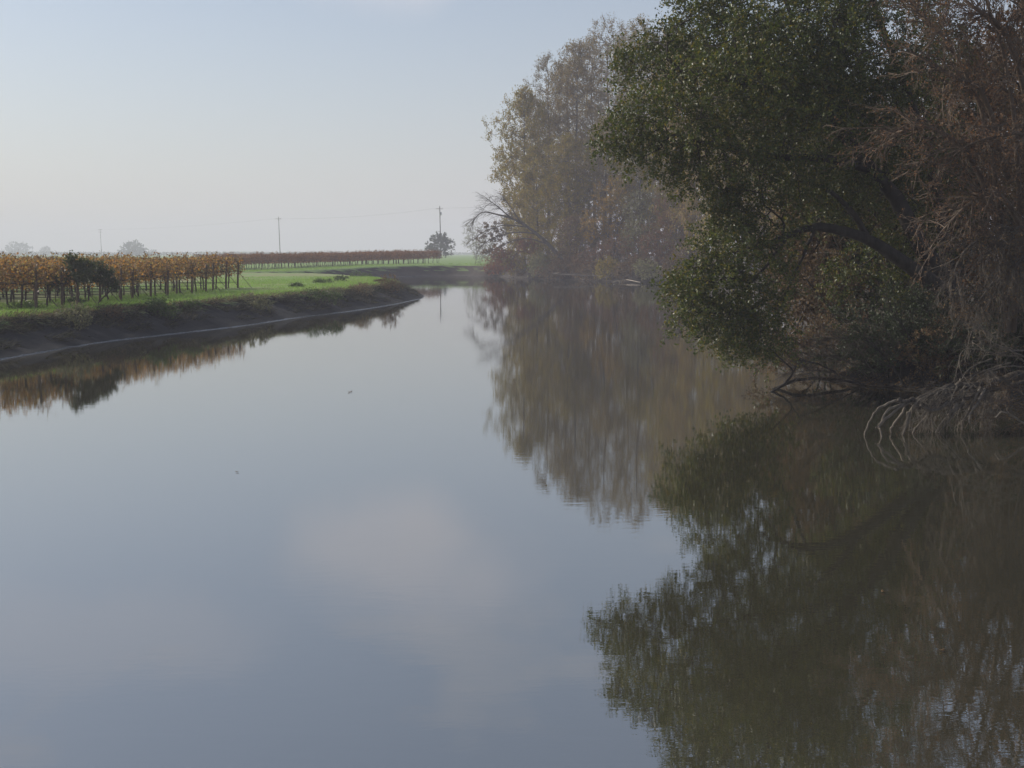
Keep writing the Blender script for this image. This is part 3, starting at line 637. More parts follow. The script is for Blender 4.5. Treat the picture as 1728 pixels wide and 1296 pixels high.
# leaning bare tree
def leaning_tree():
    rng = np.random.default_rng(77)
    Y = 168.0
    trunk = spline(A3((958, 452, Y), (925, 412, Y), (890, 383, Y), (862, 368, Y), (840, 362, Y)), 14)
    base = np.array([trunk[0][0], Y, 1.0]); trunk[0, 2] = .9
    arms = [A3((925, 412, Y), (888, 402, Y - .6), (850, 412, Y - 1), (815, 432, Y - 1.2)), A3((890, 383, Y), (850, 380, Y + .6), (815, 392, Y + 1), (800, 405, Y + 1)),
            A3((862, 368, Y), (838, 347, Y + .4), (822, 336, Y + .8)), A3((840, 362, Y), (815, 358, Y), (798, 372, Y)), A3((880, 378, Y), (862, 350, Y - .4), (850, 336, Y - .6)),
            A3((905, 394, Y), (870, 392, Y - 1), (835, 400, Y - 1.5), (808, 418, Y - 1.6))]
    arms = [spline(a, 9) for a in arms]
    segs = [tube(trunk - base, np.linspace(.30, .10, len(trunk)), 7)] + [tube(a - base, np.linspace(.11, .03, len(a)), 5) for a in arms]
    P = np.stack(arms + [spline(trunk[5:], 9)]) - base
    s1 = sub_strands(rng, P, 16, 2.2, 4, .55, .55, .12, .15); s2 = sub_strands(rng, s1, 7, 1.1, 3, .6, .3, .15, .1)
    s1[:, :, 2] += 0; segs += [strand_mesh(s1, .03, .012, 3), strand_mesh(s2, .013, .006, 3)]
    root = empty('leaning_tree', tuple(base))
    me = mesh('leaning_trunk', *join(segs[:7])); smooth(me)
    put('trunk', me, M['grey_bark'], root); put('twig', mesh('leaning_twigs', *join(segs[7:])), M['grey_bark'], root)['kind'] = 'stuff'
    tag(root, 'bare grey tree leaning far out over the water at the left end of the wood', 'tree')
leaning_tree()

# driftwood under the far wood
for k, (pts, r, lab) in enumerate((([(858, 468), (880, 466), (905, 468), (930, 467)], .06, 'pale driftwood branch lying at the waterline below the leaning tree'),
                                   ([(935, 470), (960, 469), (985, 472)], .05, 'thin driftwood stick at the waterline in the middle of the far wood'),
                                   ([(1035, 476), (1055, 474.5), (1080, 477)], .06, 'pale driftwood log on the shore just left of the oak bough'))):
    P = spline(np.array([tuple(at(x, y, z=.12)) for x, y in pts]), 8)
    P[:, 2] += np.sin(np.linspace(0, 3, 8)) * .18
    o = empty('driftwood', tuple(P[0])); V, F = tube(P - P[0], np.linspace(r, r * .5, 8), 6)
    put('log', mesh('drift_log', V, F), M['pale_wood'], o)
    rng = np.random.default_rng(k + 5); s = sub_strands(rng, (P - P[0])[None], 7, .7, 3, .7, 0, .15)
    put('branch', mesh('drift_branch', *strand_mesh(s, .03, .012, 4)), M['pale_wood'], o)['kind'] = 'stuff'
    tag(o, lab, 'driftwood', 'driftwood along the far shore')

# ------------------------------------------------------------------ the big evergreen oak
def oak():
    rng = np.random.default_rng(2024)
    blobs = [(1110, 120, 32.6, 62), (1075, 222, 31.6, 58), (1120, 85, 33, 55), (1190, 0, 33, 62), (1235, -70, 33.4, 85), (1335, -110, 34.5, 105), (1465, -110, 35, 110), (1570, -50, 36, 95),
             (1150, 235, 31.2, 75), (1240, 140, 31, 105), (1350, 70, 31.6, 120), (1350, 210, 31, 100), (1460, 110, 33, 110), (1490, 240, 33.4, 85), (1250, 280, 31, 60), (1165, 275, 31.4, 42),
             (1330, 320, 31.5, 55), (1420, 310, 32.6, 55), (1215, 330, 31.2, 34), (1255, 350, 31.2, 45), (1035, 235, 31.4, 28), (1065, 100, 33, 26),
             (1235, 410, 31, 62), (1200, 480, 31, 66), (1275, 470, 31, 70), (1240, 545, 31, 52), (1295, 555, 31.6, 45), (1180, 535, 30.6, 40), (1310, 420, 31.6, 42), (1255, 580, 31.2, 30), (1300, 590, 31.6, 26), (1160, 470, 31, 34),
             (1570, 90, 36, 80), (1560, 220, 36, 60), (1300, 150, 34, 110), (1420, 180, 35.5, 110), (1380, 30, 35.5, 100), (1230, 60, 34, 80), (1330, 270, 34, 70), (1450, 300, 35, 60), (1455, 372, 32.8, 34), (1395, 352, 32.2, 34), (1505, 415, 33.6, 36), (1560, 430, 34.4, 45), (1545, 330, 34.4, 60), (1590, 360, 35, 55), (1520, 480, 34.6, 40), (1430, 470, 34.2, 36)]
    base = np.array([12.1, 33.6, 1.0])
    limbs = {'a': A3((1640, 585, 33.6), (1600, 505, 33.2), (1560, 470, 32.8), (1523, 444, 32.6), (1469, 408, 32.2), (1420, 392, 31.8), (1375, 388, 31.6), (1325, 405, 31.5), (1275, 425, 31.3)),
             'b': A3((1640, 585, 33.6), (1600, 480, 33.6), (1558, 420, 33.4), (1520, 340, 33.2), (1480, 290, 33), (1420, 220, 32.6), (1340, 160, 32), (1240, 130, 31.6), (1150, 110, 31.8)),
             'c': A3((1600, 480, 33.6), (1590, 380, 34), (1570, 270, 34.2), (1530, 150, 34.2), (1490, 40, 34.4), (1450, -80, 34.8)),
             'd': A3((1480, 290, 33), (1400, 270, 32.2), (1310, 265, 31.6), (1210, 250, 31.4), (1120, 230, 31.4)),
             'e': A3((1420, 220, 32.6), (1380, 120, 32.6), (1330, 20, 33), (1290, -70, 33.6)),
             'f': A3((1469, 408, 32.2), (1435, 362, 32), (1390, 325, 31.8), (1340, 310, 31.6)),
             'g': A3((1325, 405, 31.5), (1280, 470, 31.2), (1240, 520, 31)), 'h': A3((1375, 388, 31.6), (1345, 450, 31.6), (1310, 530, 31.6))}
    rads = {'a': (.26, .05), 'b': (.30, .05), 'c': (.22, .05), 'd': (.13, .03), 'e': (.12, .03), 'f': (.10, .03), 'g': (.05, .02), 'h': (.05, .02)}
    root = empty('oak_tree', tuple(base)); tag(root, 'big dark green leafy oak with arching boughs overhanging the water on the right', 'tree')
    trunkparts, sk, sp, sl = [], [], [], []
    for kk, pts in limbs.items():
        P = spline(pts, 16) + np.cumsum(rng.normal(0, .02, (16, 3)), axis=0) * (np.linspace(0, 1, 16) ** .5)[:, None] - base
        rr = np.linspace(rads[kk][0], rads[kk][1], 16)
        V, F = tube(P, rr, 9, .06, rng)
        me = mesh('oak_limb', V, F); smooth(me)
        put('trunk' if kk in 'ab' else 'bough', me, M['oak_bark'], root)
        st = len(sk)
        for q in range(16):
            sk.append(P[q]); sp.append(st + q - 1 if q else -1); sl.append(q * .12)
    # attractors
    att = []
    for px, py, Y, rp in blobs:
        r = rp / 63.0
        n = max(12, int(88 * r ** 1.9))
        att.append(ellipsoid_points(rng, n, np.array(at(px, py, Y)), (r, r * 1.25, r * .96), .25))
    att = np.concatenate(att) - base
    # ragged crown: the twigs gather in clumps with gaps between
    cl_ = np.array([noise.noise(Vector(p * .75)) + .6 * noise.noise(Vector(p * 1.7)) for p in att])
    att = att[(cl_ > -.24) | (rng.random(len(att)) < .45)]
    P, par, order = grow(np.array(sk), np.array(sp), np.array(sl), att, .3)
    r_ = np.minimum(pipe(P, par, order, .006), .07)
    i = np.array(order)
    segs = [frusta(P[par[i]], P[i], np.minimum(r_[par[i]], r_[i] * 1.5), r_[i], 4)]
    k = np.repeat(np.arange(len(i)), 3)
    tw = strands(rng, P[i][k], unit(P[i] - P[par[i]])[k] * .5 + rng.normal(0, .7, (len(k), 3)), .50 * rng.uniform(.5, 1.3, len(k)), 2, .25, .2)
    segs.append(strand_mesh(tw, .004, .002, 3))
    b = put('branch', mesh('oak_branches', *join(segs)), M['oak_bark'], root); b['kind'] = 'stuff'
    n_leaf = int(len(tw) * 16)
    q = rng.integers(0, len(tw), n_leaf); f = (.12 + .98 * rng.beta(2.2, 1.1, n_leaf))[:, None]
    C = np.where(f < .5, tw[q, 0] + (tw[q, 1] - tw[q, 0]) * f * 2, tw[q, 1] + (tw[q, 2] - tw[q, 1]) * (f * 2 - 1)) + rng.normal(0, .055, (n_leaf, 3))
    put('crown', mesh('oak_crown', *leaves(rng, C, .088, .2, .55)), M['oak_leaf'], root)
    print('oak nodes', len(i), 'leaves', n_leaf)
oak()

# ------------------------------------------------------------------ shrubs and tangle around the oak
def twig_shrub(name, base, arms, label, mat, seed, n1=24, n2=6, l1=1.2, l2=.5, droop=.5, leaf=None, leaf_n=0, r=.012, leaf_size=.07, n3=0, cat='shrub', armr=.05, spread=.7, wob=.16):
    """shrub of many fine arching twigs; arms are polylines of its main stems"""
    rng = np.random.default_rng(seed); base = np.asarray(base, float)
    A_ = np.stack([spline(np.asarray(a), 9) for a in arms]) - base
    root = empty(name, tuple(base)); tag(root, label, cat)
    V, F = join([tube(a, np.linspace(armr, armr * .25, 9), 6) for a in A_]); me = mesh(name + '_stems', V, F); smooth(me)
    put('stem', me, mat, root)
    s1 = sub_strands(rng, A_, n1, l1, 4, spread, droop, wob, .12); s2 = sub_strands(rng, s1, n2, l2, 3, .7, droop * .6, .18, .1)
    parts = [strand_mesh(s1, r, r * .4, 3), strand_mesh(s2, r * .45, r * .22, 3)]
    if n3:
        s3 = sub_strands(rng, s2, n3, l2 * .5, 2, .7, droop * .4, .2, .1); parts.append(strand_mesh(s3, r * .28, r * .18, 3)); s2 = s3
    put('twig', mesh(name + '_twigs', *join(parts)), mat, root)['kind'] = 'stuff'
    if leaf:
        q = rng.integers(0, len(s2), leaf_n); j = rng.integers(0, s2.shape[1], leaf_n)
        put('foliage', mesh(name + '_leaves', *leaves(rng, s2[q, j] + rng.normal(0, .03, (leaf_n, 3)), leaf_size, .2, .4)), M[leaf], root)
    return root
D = 27.5
twig_shrub('tamarisk_shrub', at(1700, 560, D + 1), [A3((1700, 560, D + 1), (1690, 380, D), (1655, 180, D - .3), (1590, 60, D - .5), (1545, 20, D)), A3((1710, 560, D + 1), (1720, 330, D), (1700, 120, D - .5), (1650, -40, D)),
    A3((1730, 560, D + 1), (1770, 300, D), (1770, 60, D), (1730, -100, D)), A3((1690, 400, D), (1640, 270, D - .6), (1570, 215, D - .8), (1510, 225, D - .6)), A3((1700, 300, D), (1660, 160, D - .8), (1610, 130, D - 1), (1550, 95, D - .8)),
    A3((1740, 420, D), (1690, 330, D - 1), (1640, 340, D - 1.2), (1590, 390, D - 1)), A3((1760, 380, D), (1740, 240, D - 1), (1680, 230, D - 1.3), (1600, 260, D - 1)), A3((1740, 200, D), (1700, 60, D - .6), (1640, 10, D - .8), (1580, -40, D))],
    'tall reddish brown shrub of fine feathery twigs filling the upper right', M['red_twig'], 501, 34, 8, 1.3, .5, .15, 'rust_leaf', 9000, .017, .06, 2, armr=.075, wob=.3, spread=.95)
twig_shrub('tamarisk_shrub', at(1720, 600, D), [A3((1740, 600, D), (1720, 470, D - .5), (1680, 400, D - 1), (1630, 420, D - 1.3), (1600, 480, D - 1.3)), A3((1760, 580, D), (1760, 440, D - .6), (1730, 380, D - 1.2), (1680, 420, D - 1.5)),
    A3((1760, 560, D), (1740, 450, D - 1), (1700, 450, D - 1.5), (1650, 510, D - 1.5)), A3((1780, 520, D), (1760, 420, D - 1), (1720, 440, D - 1.6), (1690, 510, D - 1.7))],
    'grey-brown drooping twigs hanging below the reddish shrub at the right edge', M['grey_twig'], 502, 28, 8, 1.0, .5, .45, 'brown_leaf', 2500, .010, .06, 3, armr=.04)
# thicket closing the wood behind the oak
for k, (px, Y, z0, bl, lf, lab) in enumerate(((1410, 41, 1.2, [(0, 0, 2.4, 2.2, 1.6, 2.2), (1.2, .5, 4.6, 1.8, 1.5, 1.8)], 'brown_leaf', 'brown thicket bush seen through the gap under the oak bough'),
        (1475, 37.5, 1.0, [(0, 0, 2.2, 1.5, 1.2, 2.0), (.9, .3, 4.4, 1.6, 1.3, 1.6), (-.6, .2, 4.6, 1.2, 1.1, 1.1)], 'dark_leaf', 'dark green thicket bush in the hollow under the oak bough'),
        (1365, 38.5, 1.0, [(0, 0, 1.7, 1.3, 1.1, 1.6), (.2, .3, 3.6, 1.2, 1.1, 1.5)], 'brown_leaf', 'brown thicket bush behind the low lobe of the oak'),
        (1520, 40, 1.2, [(0, 0, 3.0, 2.3, 1.7, 2.8), (.6, 0, 6.5, 2.0, 1.6, 2.2)], 'dark_leaf', 'dark green thicket bush behind the oak trunk'),
        (1610, 39, 1.2, [(0, 0, 3.0, 2.2, 1.7, 2.8), (.4, 0, 7.0, 2.2, 1.6, 2.6)], 'brown_leaf', 'tall brown thicket bush right behind the oak trunk'),
        (1700, 36, 1.2, [(0, 0, 3.0, 2.2, 1.7, 2.8), (.4, 0, 7.2, 2.3, 1.6, 2.8), (1.5, 0, 10.5, 2.4, 1.6, 2.4)], 'rust_leaf', 'rust-brown thicket bush behind the reddish feathery shrub'),
        (1790, 33, 1.2, [(0, 0, 3.0, 2.2, 1.7, 2.8), (.4, 0, 7.2, 2.3, 1.6, 2.8)], 'brown_leaf', 'brown thicket bush at the right edge behind the drooping twigs'))):
    x = at(px, 600, Y).x
    pr = meshes('thicket', bush(1500 + k, [((a, b, c), (r, s_, t_)) for a, b, c, r, s_, t_ in bl], n_att=400, twigs_per=4, twig=.6, leaf_n=11000, lsz=.13, tip=.008, trunk_r=.10, stems=5, spread=.4))
    plant_tree('bush', pr, (x, Y, z0), lab, 'bush', 'oak_bark', lf, part=('stem', 'foliage'))
# sparse-leaved saplings behind the oak boughs
twig_shrub('sapling', at(1480, 610, 36), [A3((1480, 610, 36), (1450, 520, 36), (1420, 430, 36), (1390, 360, 36)), A3((1490, 610, 36), (1500, 500, 36), (1490, 400, 36), (1470, 330, 36)), A3((1470, 610, 36), (1400, 520, 35.6), (1360, 470, 35.5), (1345, 430, 35.5)),
    A3((1500, 610, 36), (1540, 500, 36.4), (1560, 400, 36.4), (1550, 310, 36.4))], 'brown-leaved sapling in the shade beneath the oak bough', M['grey_twig'], 503, 26, 6, 1.1, .45, .2, 'brown_leaf', 9000, .012, .085, 0, 'sapling')
twig_shrub('sapling', at(1600, 600, 37), [A3((1600, 610, 37), (1610, 480, 37), (1600, 380, 37), (1610, 300, 37)), A3((1620, 600, 37), (1650, 480, 37), (1640, 380, 37), (1660, 300, 37)), A3((1640, 600, 37), (1680, 500, 37), (1700, 420, 37), (1720, 340, 37))],
    'dull olive sapling between the oak trunk and the reddish shrub', M['grey_twig'], 504, 26, 6, 1.1, .45, .3, 'dark_leaf', 9000, .012, .09, 0, 'sapling')
twig_shrub('brush', at(1440, 640, 32.6), [A3((1470, 640, 32.8), (1430, 610, 32.4), (1390, 600, 32.2), (1350, 605, 32)), A3((1480, 640, 32.8), (1450, 590, 32.4), (1420, 570, 32.2), (1380, 575, 32)), A3((1500, 640, 32.8), (1490, 590, 32.4), (1470, 565, 32.2), (1440, 570, 32)),
    A3((1450, 645, 32.6), (1410, 630, 32.2), (1370, 625, 32), (1335, 630, 31.8)), A3((1520, 640, 32.8), (1520, 600, 32.4), (1500, 575, 32.2), (1470, 585, 32))],
    'grey dead brushwood at the water under the oak', M['grey_twig'], 505, 26, 7, .75, .35, .2, 'brown_leaf', 500, .008, .06, 3, 'brushwood', armr=.025)
twig_shrub('undergrowth', at(1600, 650, 31.5), [A3((1560, 655, 31.5), (1550, 610, 31.5), (1530, 560, 31.6), (1500, 520, 31.6)), A3((1600, 655, 31.5), (1600, 600, 31.5), (1590, 560, 31.5), (1560, 520, 31.5)), A3((1640, 655, 31.5), (1650, 600, 31.5), (1640, 560, 31.5), (1610, 530, 31.5)),
    A3((1690, 655, 31.5), (1700, 600, 31.5), (1700, 540, 31.5), (1670, 500, 31.5)), A3((1530, 655, 31.5), (1500, 610, 31.5), (1460, 570, 31.5), (1430, 540, 31.5))],
    'dark leafy undergrowth on the bank between the oak and the fallen branch', M['oak_bark'], 506, 26, 6, .9, .4, .3, 'dark_leaf', 7500, .010, .075, 0, 'undergrowth', armr=.03)
for k, (px, Y, lf, lab, arms) in enumerate(((1390, 34.5, 'brown_leaf', 'low brown undergrowth at the left foot of the bank under the oak', [(-40, 60), (10, 75), (50, 55), (-75, 35)]), (1500, 33.2, 'dark_leaf', 'low dark undergrowth in the middle of the bank under the oak', [(-50, 75), (0, 95), (45, 70), (-80, 40)]),
        (1650, 32.0, 'brown_leaf', 'low brown undergrowth behind the fallen bough', [(-60, 80), (-10, 110), (45, 90), (-90, 45)]), (1730, 30.5, 'dark_leaf', 'low dark undergrowth at the right edge behind the fallen bough', [(-60, 90), (-10, 120), (45, 90), (-95, 50)]), (1570, 34.0, 'dark_leaf', 'dark undergrowth round the oak trunk', [(-60, 90), (-10, 130), (45, 100), (-95, 50)]))):
    twig_shrub('undergrowth', at(px, 640, Y), [A3((px + dx * .1, 648, Y), (px + dx * .35, 640 - dy * .5, Y - .1), (px + dx * .7, 640 - dy * .9, Y - .3), (px + dx * 1.1, 640 - dy, Y - .5)) for dx, dy in arms], lab, M['oak_bark'], 520 + k, 26, 6, .9, .4, .3, lf, 6500, .010, .085, 0, 'undergrowth', armr=.03)
# branch stuck in the water under the oak
def stick(name, label, lines, mat, cat='branch', group=None, k=6, n_twig=0, seed=0):
    root = None
    for pts, r0, r1 in lines:
        P = spline(A3(*pts), max(6, 3 * len(pts)))
        if root is None: root = empty(name, tuple(P[0])); b0 = P[0].copy()
        P = P - b0; rng = np.random.default_rng(seed + len(pts))
        P[1:-1] += rng.normal(0, r0 * .25, P[1:-1].shape)
        P = spline(P, 3 * len(P)); V, F = tube(P, np.linspace(r0, r1, len(P)) * (1 + np.convolve(rng.normal(0, .12, len(P) + 4), np.ones(5) / 5, 'valid')), k, .07, rng); me = mesh(name + '_piece', V, F); smooth(me)
        put('branch' if root.children else 'limb', me, M[mat], root)
    tag(root, label, cat, group)
    return root
stick('sunken_branch', 'thin dark forked branch poking out of the water below the low oak bough', [([(1290, 668, 31.0), (1318, 652, 31.3), (1338, 628, 31.6), (1316, 604, 31.4), (1305, 592, 31.4)], .035, .015), ([(1338, 628, 31.6), (1352, 610, 31.8)], .02, .01)], 'oak_bark')
stick('sunken_branch', 'dark curved branch lying along the waterline under the grey brushwood', [([(1300, 660, 31.8), (1350, 640, 32.2), (1410, 640, 32.6), (1470, 650, 32.6), (1540, 655, 32.4)], .05, .03), ([(1345, 606, 32), (1380, 614, 32.2), (1410, 628, 32.4)], .03, .02)], 'oak_bark')

# ------------------------------------------------------------------ fallen branch with its fingers in the water
def X(cx, cy, Y): return (1428 + cx / 4.32, 480 + cy / 4.32, Y)
def fallen_branch():
    q = lambda Y, *pts: [X(a, b, Y) for a, b in pts]
    def ln(Y0, Y1, *pts): return [X(a, b, Y0 + (Y1 - Y0) * i / (len(pts) - 1)) for i, (a, b) in enumerate(pts)]
    W = lambda cy: at(*X(0, cy, 1)[:2], z=0).y   # distance at which a pixel row meets the water
    lines = [(ln(25.4, 23.7, (1420, 640), (1296, 655), (1180, 690), (1050, 730), (900, 738), (800, 742), (700, 768), (600, 805), (500, 850), (440, 850), (380, 850)), .115, .035),
             (ln(25.0, 23.9, (1400, 700), (1200, 740), (1000, 790), (860, 830), (750, 850), (640, 890), (550, 862), (500, 850)), .05, .022)]
    fingers = [[(440, 850), (350, 850), (260, 890), (200, 940), (160, 1020), (135, 1110)], [(430, 870), (330, 900), (280, 950), (248, 1020), (215, 1045)], [(420, 880), (300, 970), (240, 1040), (252, 1060), (257, 1125)],
               [(430, 900), (410, 940), (360, 1000), (330, 1050), (325, 1095)], [(520, 860), (470, 920), (450, 1000), (430, 1060), (400, 1105)], [(450, 930), (440, 1020), (412, 1105)], [(640, 890), (580, 970), (510, 1040), (485, 1095)],
               [(810, 870), (740, 960), (690, 1020), (650, 1090)], [(860, 850), (790, 930), (740, 1000), (672, 1090)], [(985, 750), (930, 850), (880, 950), (850, 1000), (838, 1070)], [(1010, 760), (960, 860), (905, 940), (900, 1010)], [(740, 860), (690, 900), (620, 915), (540, 880)]]
    for f in fingers:
        yw = at(*X(*f[-1], 1)[:2], z=-.03).y if f[-1][1] > 1060 else 23.6
        lines.append((ln(23.75 + (f[0][0] - 400) * .0012, yw, *f), .028, .014))
    ups = [[(1296, 560), (1150, 440), (1010, 340), (940, 265)], [(1080, 385), (1010, 338), (920, 315)], [(1296, 525), (1240, 500), (1060, 420), (950, 385)], [(1296, 525), (1130, 510), (1030, 440), (930, 412), (925, 450)],
           [(1150, 520), (1090, 508), (980, 475), (870, 470), (830, 520), (820, 600)], [(1060, 540), (940, 590), (880, 630), (845, 690)], [(1200, 570), (1090, 600), (960, 650), (900, 700)], [(830, 690), (835, 760), (880, 745)],
           [(1296, 480), (1200, 480), (1060, 440), (1075, 375)], [(1100, 640), (1040, 648), (1000, 655)], [(760, 750), (640, 765), (510, 835)], [(1000, 800), (860, 790), (720, 830), (600, 880)], [(1296, 600), (1160, 600), (1020, 640)]]
    for u in ups: lines.append((ln(25.2, 24.4, *u), .016, .007))
    rng = np.random.default_rng(9)
    limb = spline(np.array([(500, 850), (600, 805), (700, 768), (800, 742), (900, 738), (1050, 730), (1180, 690), (1290, 660)], float), 60)
    for k in range(30):   # thinner whips bending down from the bough into the water
        i_ = rng.integers(4, 58); x0, y0 = limb[i_]; dx = rng.uniform(40, 230); ye = rng.uniform(960, 1090)
        mid1 = (x0 - dx * .35, y0 + (ye - y0) * rng.uniform(.1, .3)); mid2 = (x0 - dx * .75, y0 + (ye - y0) * rng.uniform(.45, .65))
        Y0 = 23.8 + (x0 - 500) * .0018
        lines.append((ln(Y0, Y0 - rng.uniform(.1, .5), (x0, y0), mid1, mid2, (x0 - dx, ye)), rng.uniform(.007, .016), .004))
    root = stick('fallen_branch', 'dead fallen bough reaching from the right bank with bent fingers dipping into the water', lines, 'wet_wood', 'fallen branch', k=7, seed=60)
    first = [o for o in root.children if o.name.startswith('branch')][0]
    for o in root.children:
        if o.name.split('.')[0] != 'limb' and o.name != first.name: o.data.materials.clear(); o.data.materials.append(M['dead_wood'])
    b0 = np.array(root.location)
    arms = np.stack([spline(A3(*l[0]), 9) for l in lines]) - b0
    s = sub_strands(rng, arms[13:], 8, .5, 3, .8, .3, .2, .05); s2 = sub_strands(rng, s, 3, .25, 2, .8, .2, .2, .2)
    put('twig', mesh('fallen_twigs', *join([strand_mesh(s, .005, .0025, 3), strand_mesh(s2, .0028, .0016, 3)])), M['dead_wood'], root)['kind'] = 'stuff'
fallen_branch()
twig_shrub('brush', at(1730, 735, 24.2), [A3((1760, 720, 24.4), (1720, 690, 24.3), (1690, 675, 24.2), (1655, 690, 24.1)), A3((1780, 730, 24.2), (1730, 705, 24.1), (1700, 700, 24), (1665, 715, 23.9)), A3((1760, 700, 24.6), (1720, 660, 24.6), (1690, 650, 24.6), (1660, 655, 24.5)),
    A3((1790, 745, 23.8), (1750, 720, 23.7), (1720, 715, 23.7), (1695, 728, 23.6))], 'reddish brown brushwood washed up under the fallen bough', M['red_twig'], 507, 14, 4, .5, .25, .25, 'brown_leaf', 900, .006, .05, 2, 'brushwood', armr=.018)
stick('driftwood', 'grey forked stick lying on the brushwood at the right edge', [([X(1090, 970, 23.6), X(1140, 930, 23.6), X(1220, 962, 23.6), X(1300, 1015, 23.6), X(1380, 1050, 23.6)], .016, .024), ([X(1220, 962, 23.6), X(1180, 930, 23.5), X(1165, 900, 23.5)], .011, .005)], 'dead_wood', 'driftwood')

# ------------------------------------------------------------------ near vineyard: rows run left from a headland along the bank
ROWS = 14
def vine_mesh(seed, n=660, leaf=.108):
    rng = np.random.default_rng(seed)
    zz = .72 + 1.27 * rng.beta(1.7, 1.35, n); xx = rng.uniform(-1.0, 1.0, n); yy = rng.normal(0, .26, n) * (1.15 - .35 * np.abs(zz - 1.5))
    k = rng.integers(0, 3, n); 
    C = np.stack([xx, yy, zz], 1)
    # long shoots above and hanging ends below
    sh_ = strands(rng, np.stack([rng.uniform(-.95, .95, 16), rng.normal(0, .2, 16), rng.uniform(1.5, 1.9, 16)], 1), np.stack([rng.normal(0, .5, 16), rng.normal(0, .4, 16), np.full(16, 1.0)], 1), .6, 3, .5, .25)
    hg = strands(rng, np.stack([rng.uniform(-.95, .95, 10), rng.normal(0, .3, 10), rng.uniform(1.1, 1.3, 10)], 1), np.stack([rng.normal(0, .4, 10), rng.normal(0, .4, 10), np.full(10, -1.0)], 1), .5, 3, .3, .2)
    al = np.concatenate([sh_, hg]); q = rng.integers(0, len(al), 110); j = rng.integers(0, 4, 110)
    C = np.concatenate([C, al[q, np.minimum(j, 2)] + rng.normal(0, .05, (110, 3))])
    crown = leaves(rng, C, leaf, .2, .95)
    # gnarled trunk with two cordon arms and canes
    tz = np.linspace(-.05, 1.0, 7); tr = np.stack([np.cumsum(rng.normal(0, .018, 7)), np.cumsum(rng.normal(0, .018, 7)), tz], 1)
    trunk = tube(tr, np.array([.055, .045, .04, .04, .042, .05, .045]), 7, .1, rng)
    arms = []
    for s in (-1, 1):
        a = spline(np.array([tr[-1], tr[-1] + (s * .25, 0, .08), tr[-1] + (s * .6, .02, .09), tr[-1] + (s * .95, 0, .08)]), 8); arms.append(tube(a, np.linspace(.035, .018, 8), 5))
    canes = strands(rng, np.stack([rng.uniform(-.9, .9, 26), rng.normal(0, .03, 26), np.full(26, 1.07)], 1), np.stack([rng.normal(0, .35, 26), rng.normal(0, .45, 26), np.full(26, 1.0)], 1), .85, 3, .45, .15)
    arms += [strand_mesh(canes, .007, .004, 3), strand_mesh(al, .005, .003, 3)]
    a = mesh('vine_trunk', *trunk); smooth(a)
    return a, mesh('vine_cordon', *join(arms)), mesh('vine_leaves', *crown)
VARS = [vine_mesh(900 + i, (660, 700, 420, 640, 320, 720, 560)[i]) for i in range(7)]
GZ = 1.16
def grapevine(loc, var, rz, label, group, leaf='vine_leaf', sc=(1, 1, 1)):
    root = empty('grapevine', loc, rz); root.scale = sc; tag(root, label, 'grapevine', group)
    tr, co, cr = VARS[var]
    put('trunk', tr, M['vine_bark'], root); put('cordon', co, M['vine_bark'], root)['kind'] = 'stuff'
    if leaf != 'vine_leaf':
        key = (var, leaf)
        if key not in LEAFC:
            c = cr.copy(); c.materials.clear(); LEAFC[key] = c
        cr = LEAFC[key]
    put('foliage', cr, M[leaf], root)
    return root
LEAFC = {}
rv = np.random.default_rng(55)
post_me = mesh('end_post', *tube(np.array([(0, 0, -.1), (.02, 0, .6), (.05, 0, 1.2), (.08, 0, 1.72)]), (.065, .062, .06, .058), 7, .05, rv))
stake_me = mesh('stake', *tube(np.array([(0, 0, -.1), (.005, 0, 1), (0, 0, 1.95)]), (.022, .022, .02), 5))
brace_me = mesh('brace', *tube(np.array([(1.0, 0, -.05), (.5, .01, .55), (.06, 0, 1.1)]), (.018, .018, .016), 6))
for k in range(ROWS):
    f = k / (ROWS - 1)
    Yr = 52.0 + (81.7 - 52.0) * f
    x_end = -20.0 + 1.8 * f + .15 * math.sin(k * 2.1)
    span = .44 * Yr - abs(x_end) + 3.2
    nv = int(math.ceil(span / 1.8))
    tr = empty('trellis', (x_end, Yr, GZ), rv.normal(0, .06)); tr.scale = (1, 1, rv.uniform(.9, 1.06)); tag(tr, f'wooden end post, brace and wires of the {ORD[k]} vine row from the camera', 'trellis', 'trellises of the near vineyard')
    put('end_post', post_me, M['post_wood'], tr)
    put('brace', brace_me, M['dead_wood'], tr)
    ln = nv * 1.8
    wires = [frusta([(0.05, 0, z)], [(-ln, 0, z)], .006, .006, 4) for z in (1.08, 1.45, 1.8)]
    put('wire', mesh('trellis_wire', *join(wires)), M['wire'], tr)
    put('drip_hose', mesh('drip_hose', *frusta([(0.05, .02, .42)], [(-ln, .02, .45)], .014, .014, 5)), M['hose'], tr)
    for q in range(nv):
        if q % 2 == 1:
            s = put('stake', stake_me, M['post_wood'], tr); s.location = (-.9 - q * 1.8 + .6, .03, 0)
        grapevine((x_end - .62 - q * 1.8, Yr + rv.normal(0, .04), GZ + rv.normal(0, .02)), int(rv.integers(7)), (0 if rv.random() < .5 else math.pi) + rv.normal(0, .05),
                  f'orange-brown grapevine, {ORD[q]} from the river end of the {ORD[k]} nearest row', 'vines of the near vineyard', sc=(1, 1.15, rv.uniform(.90, 1.07)))
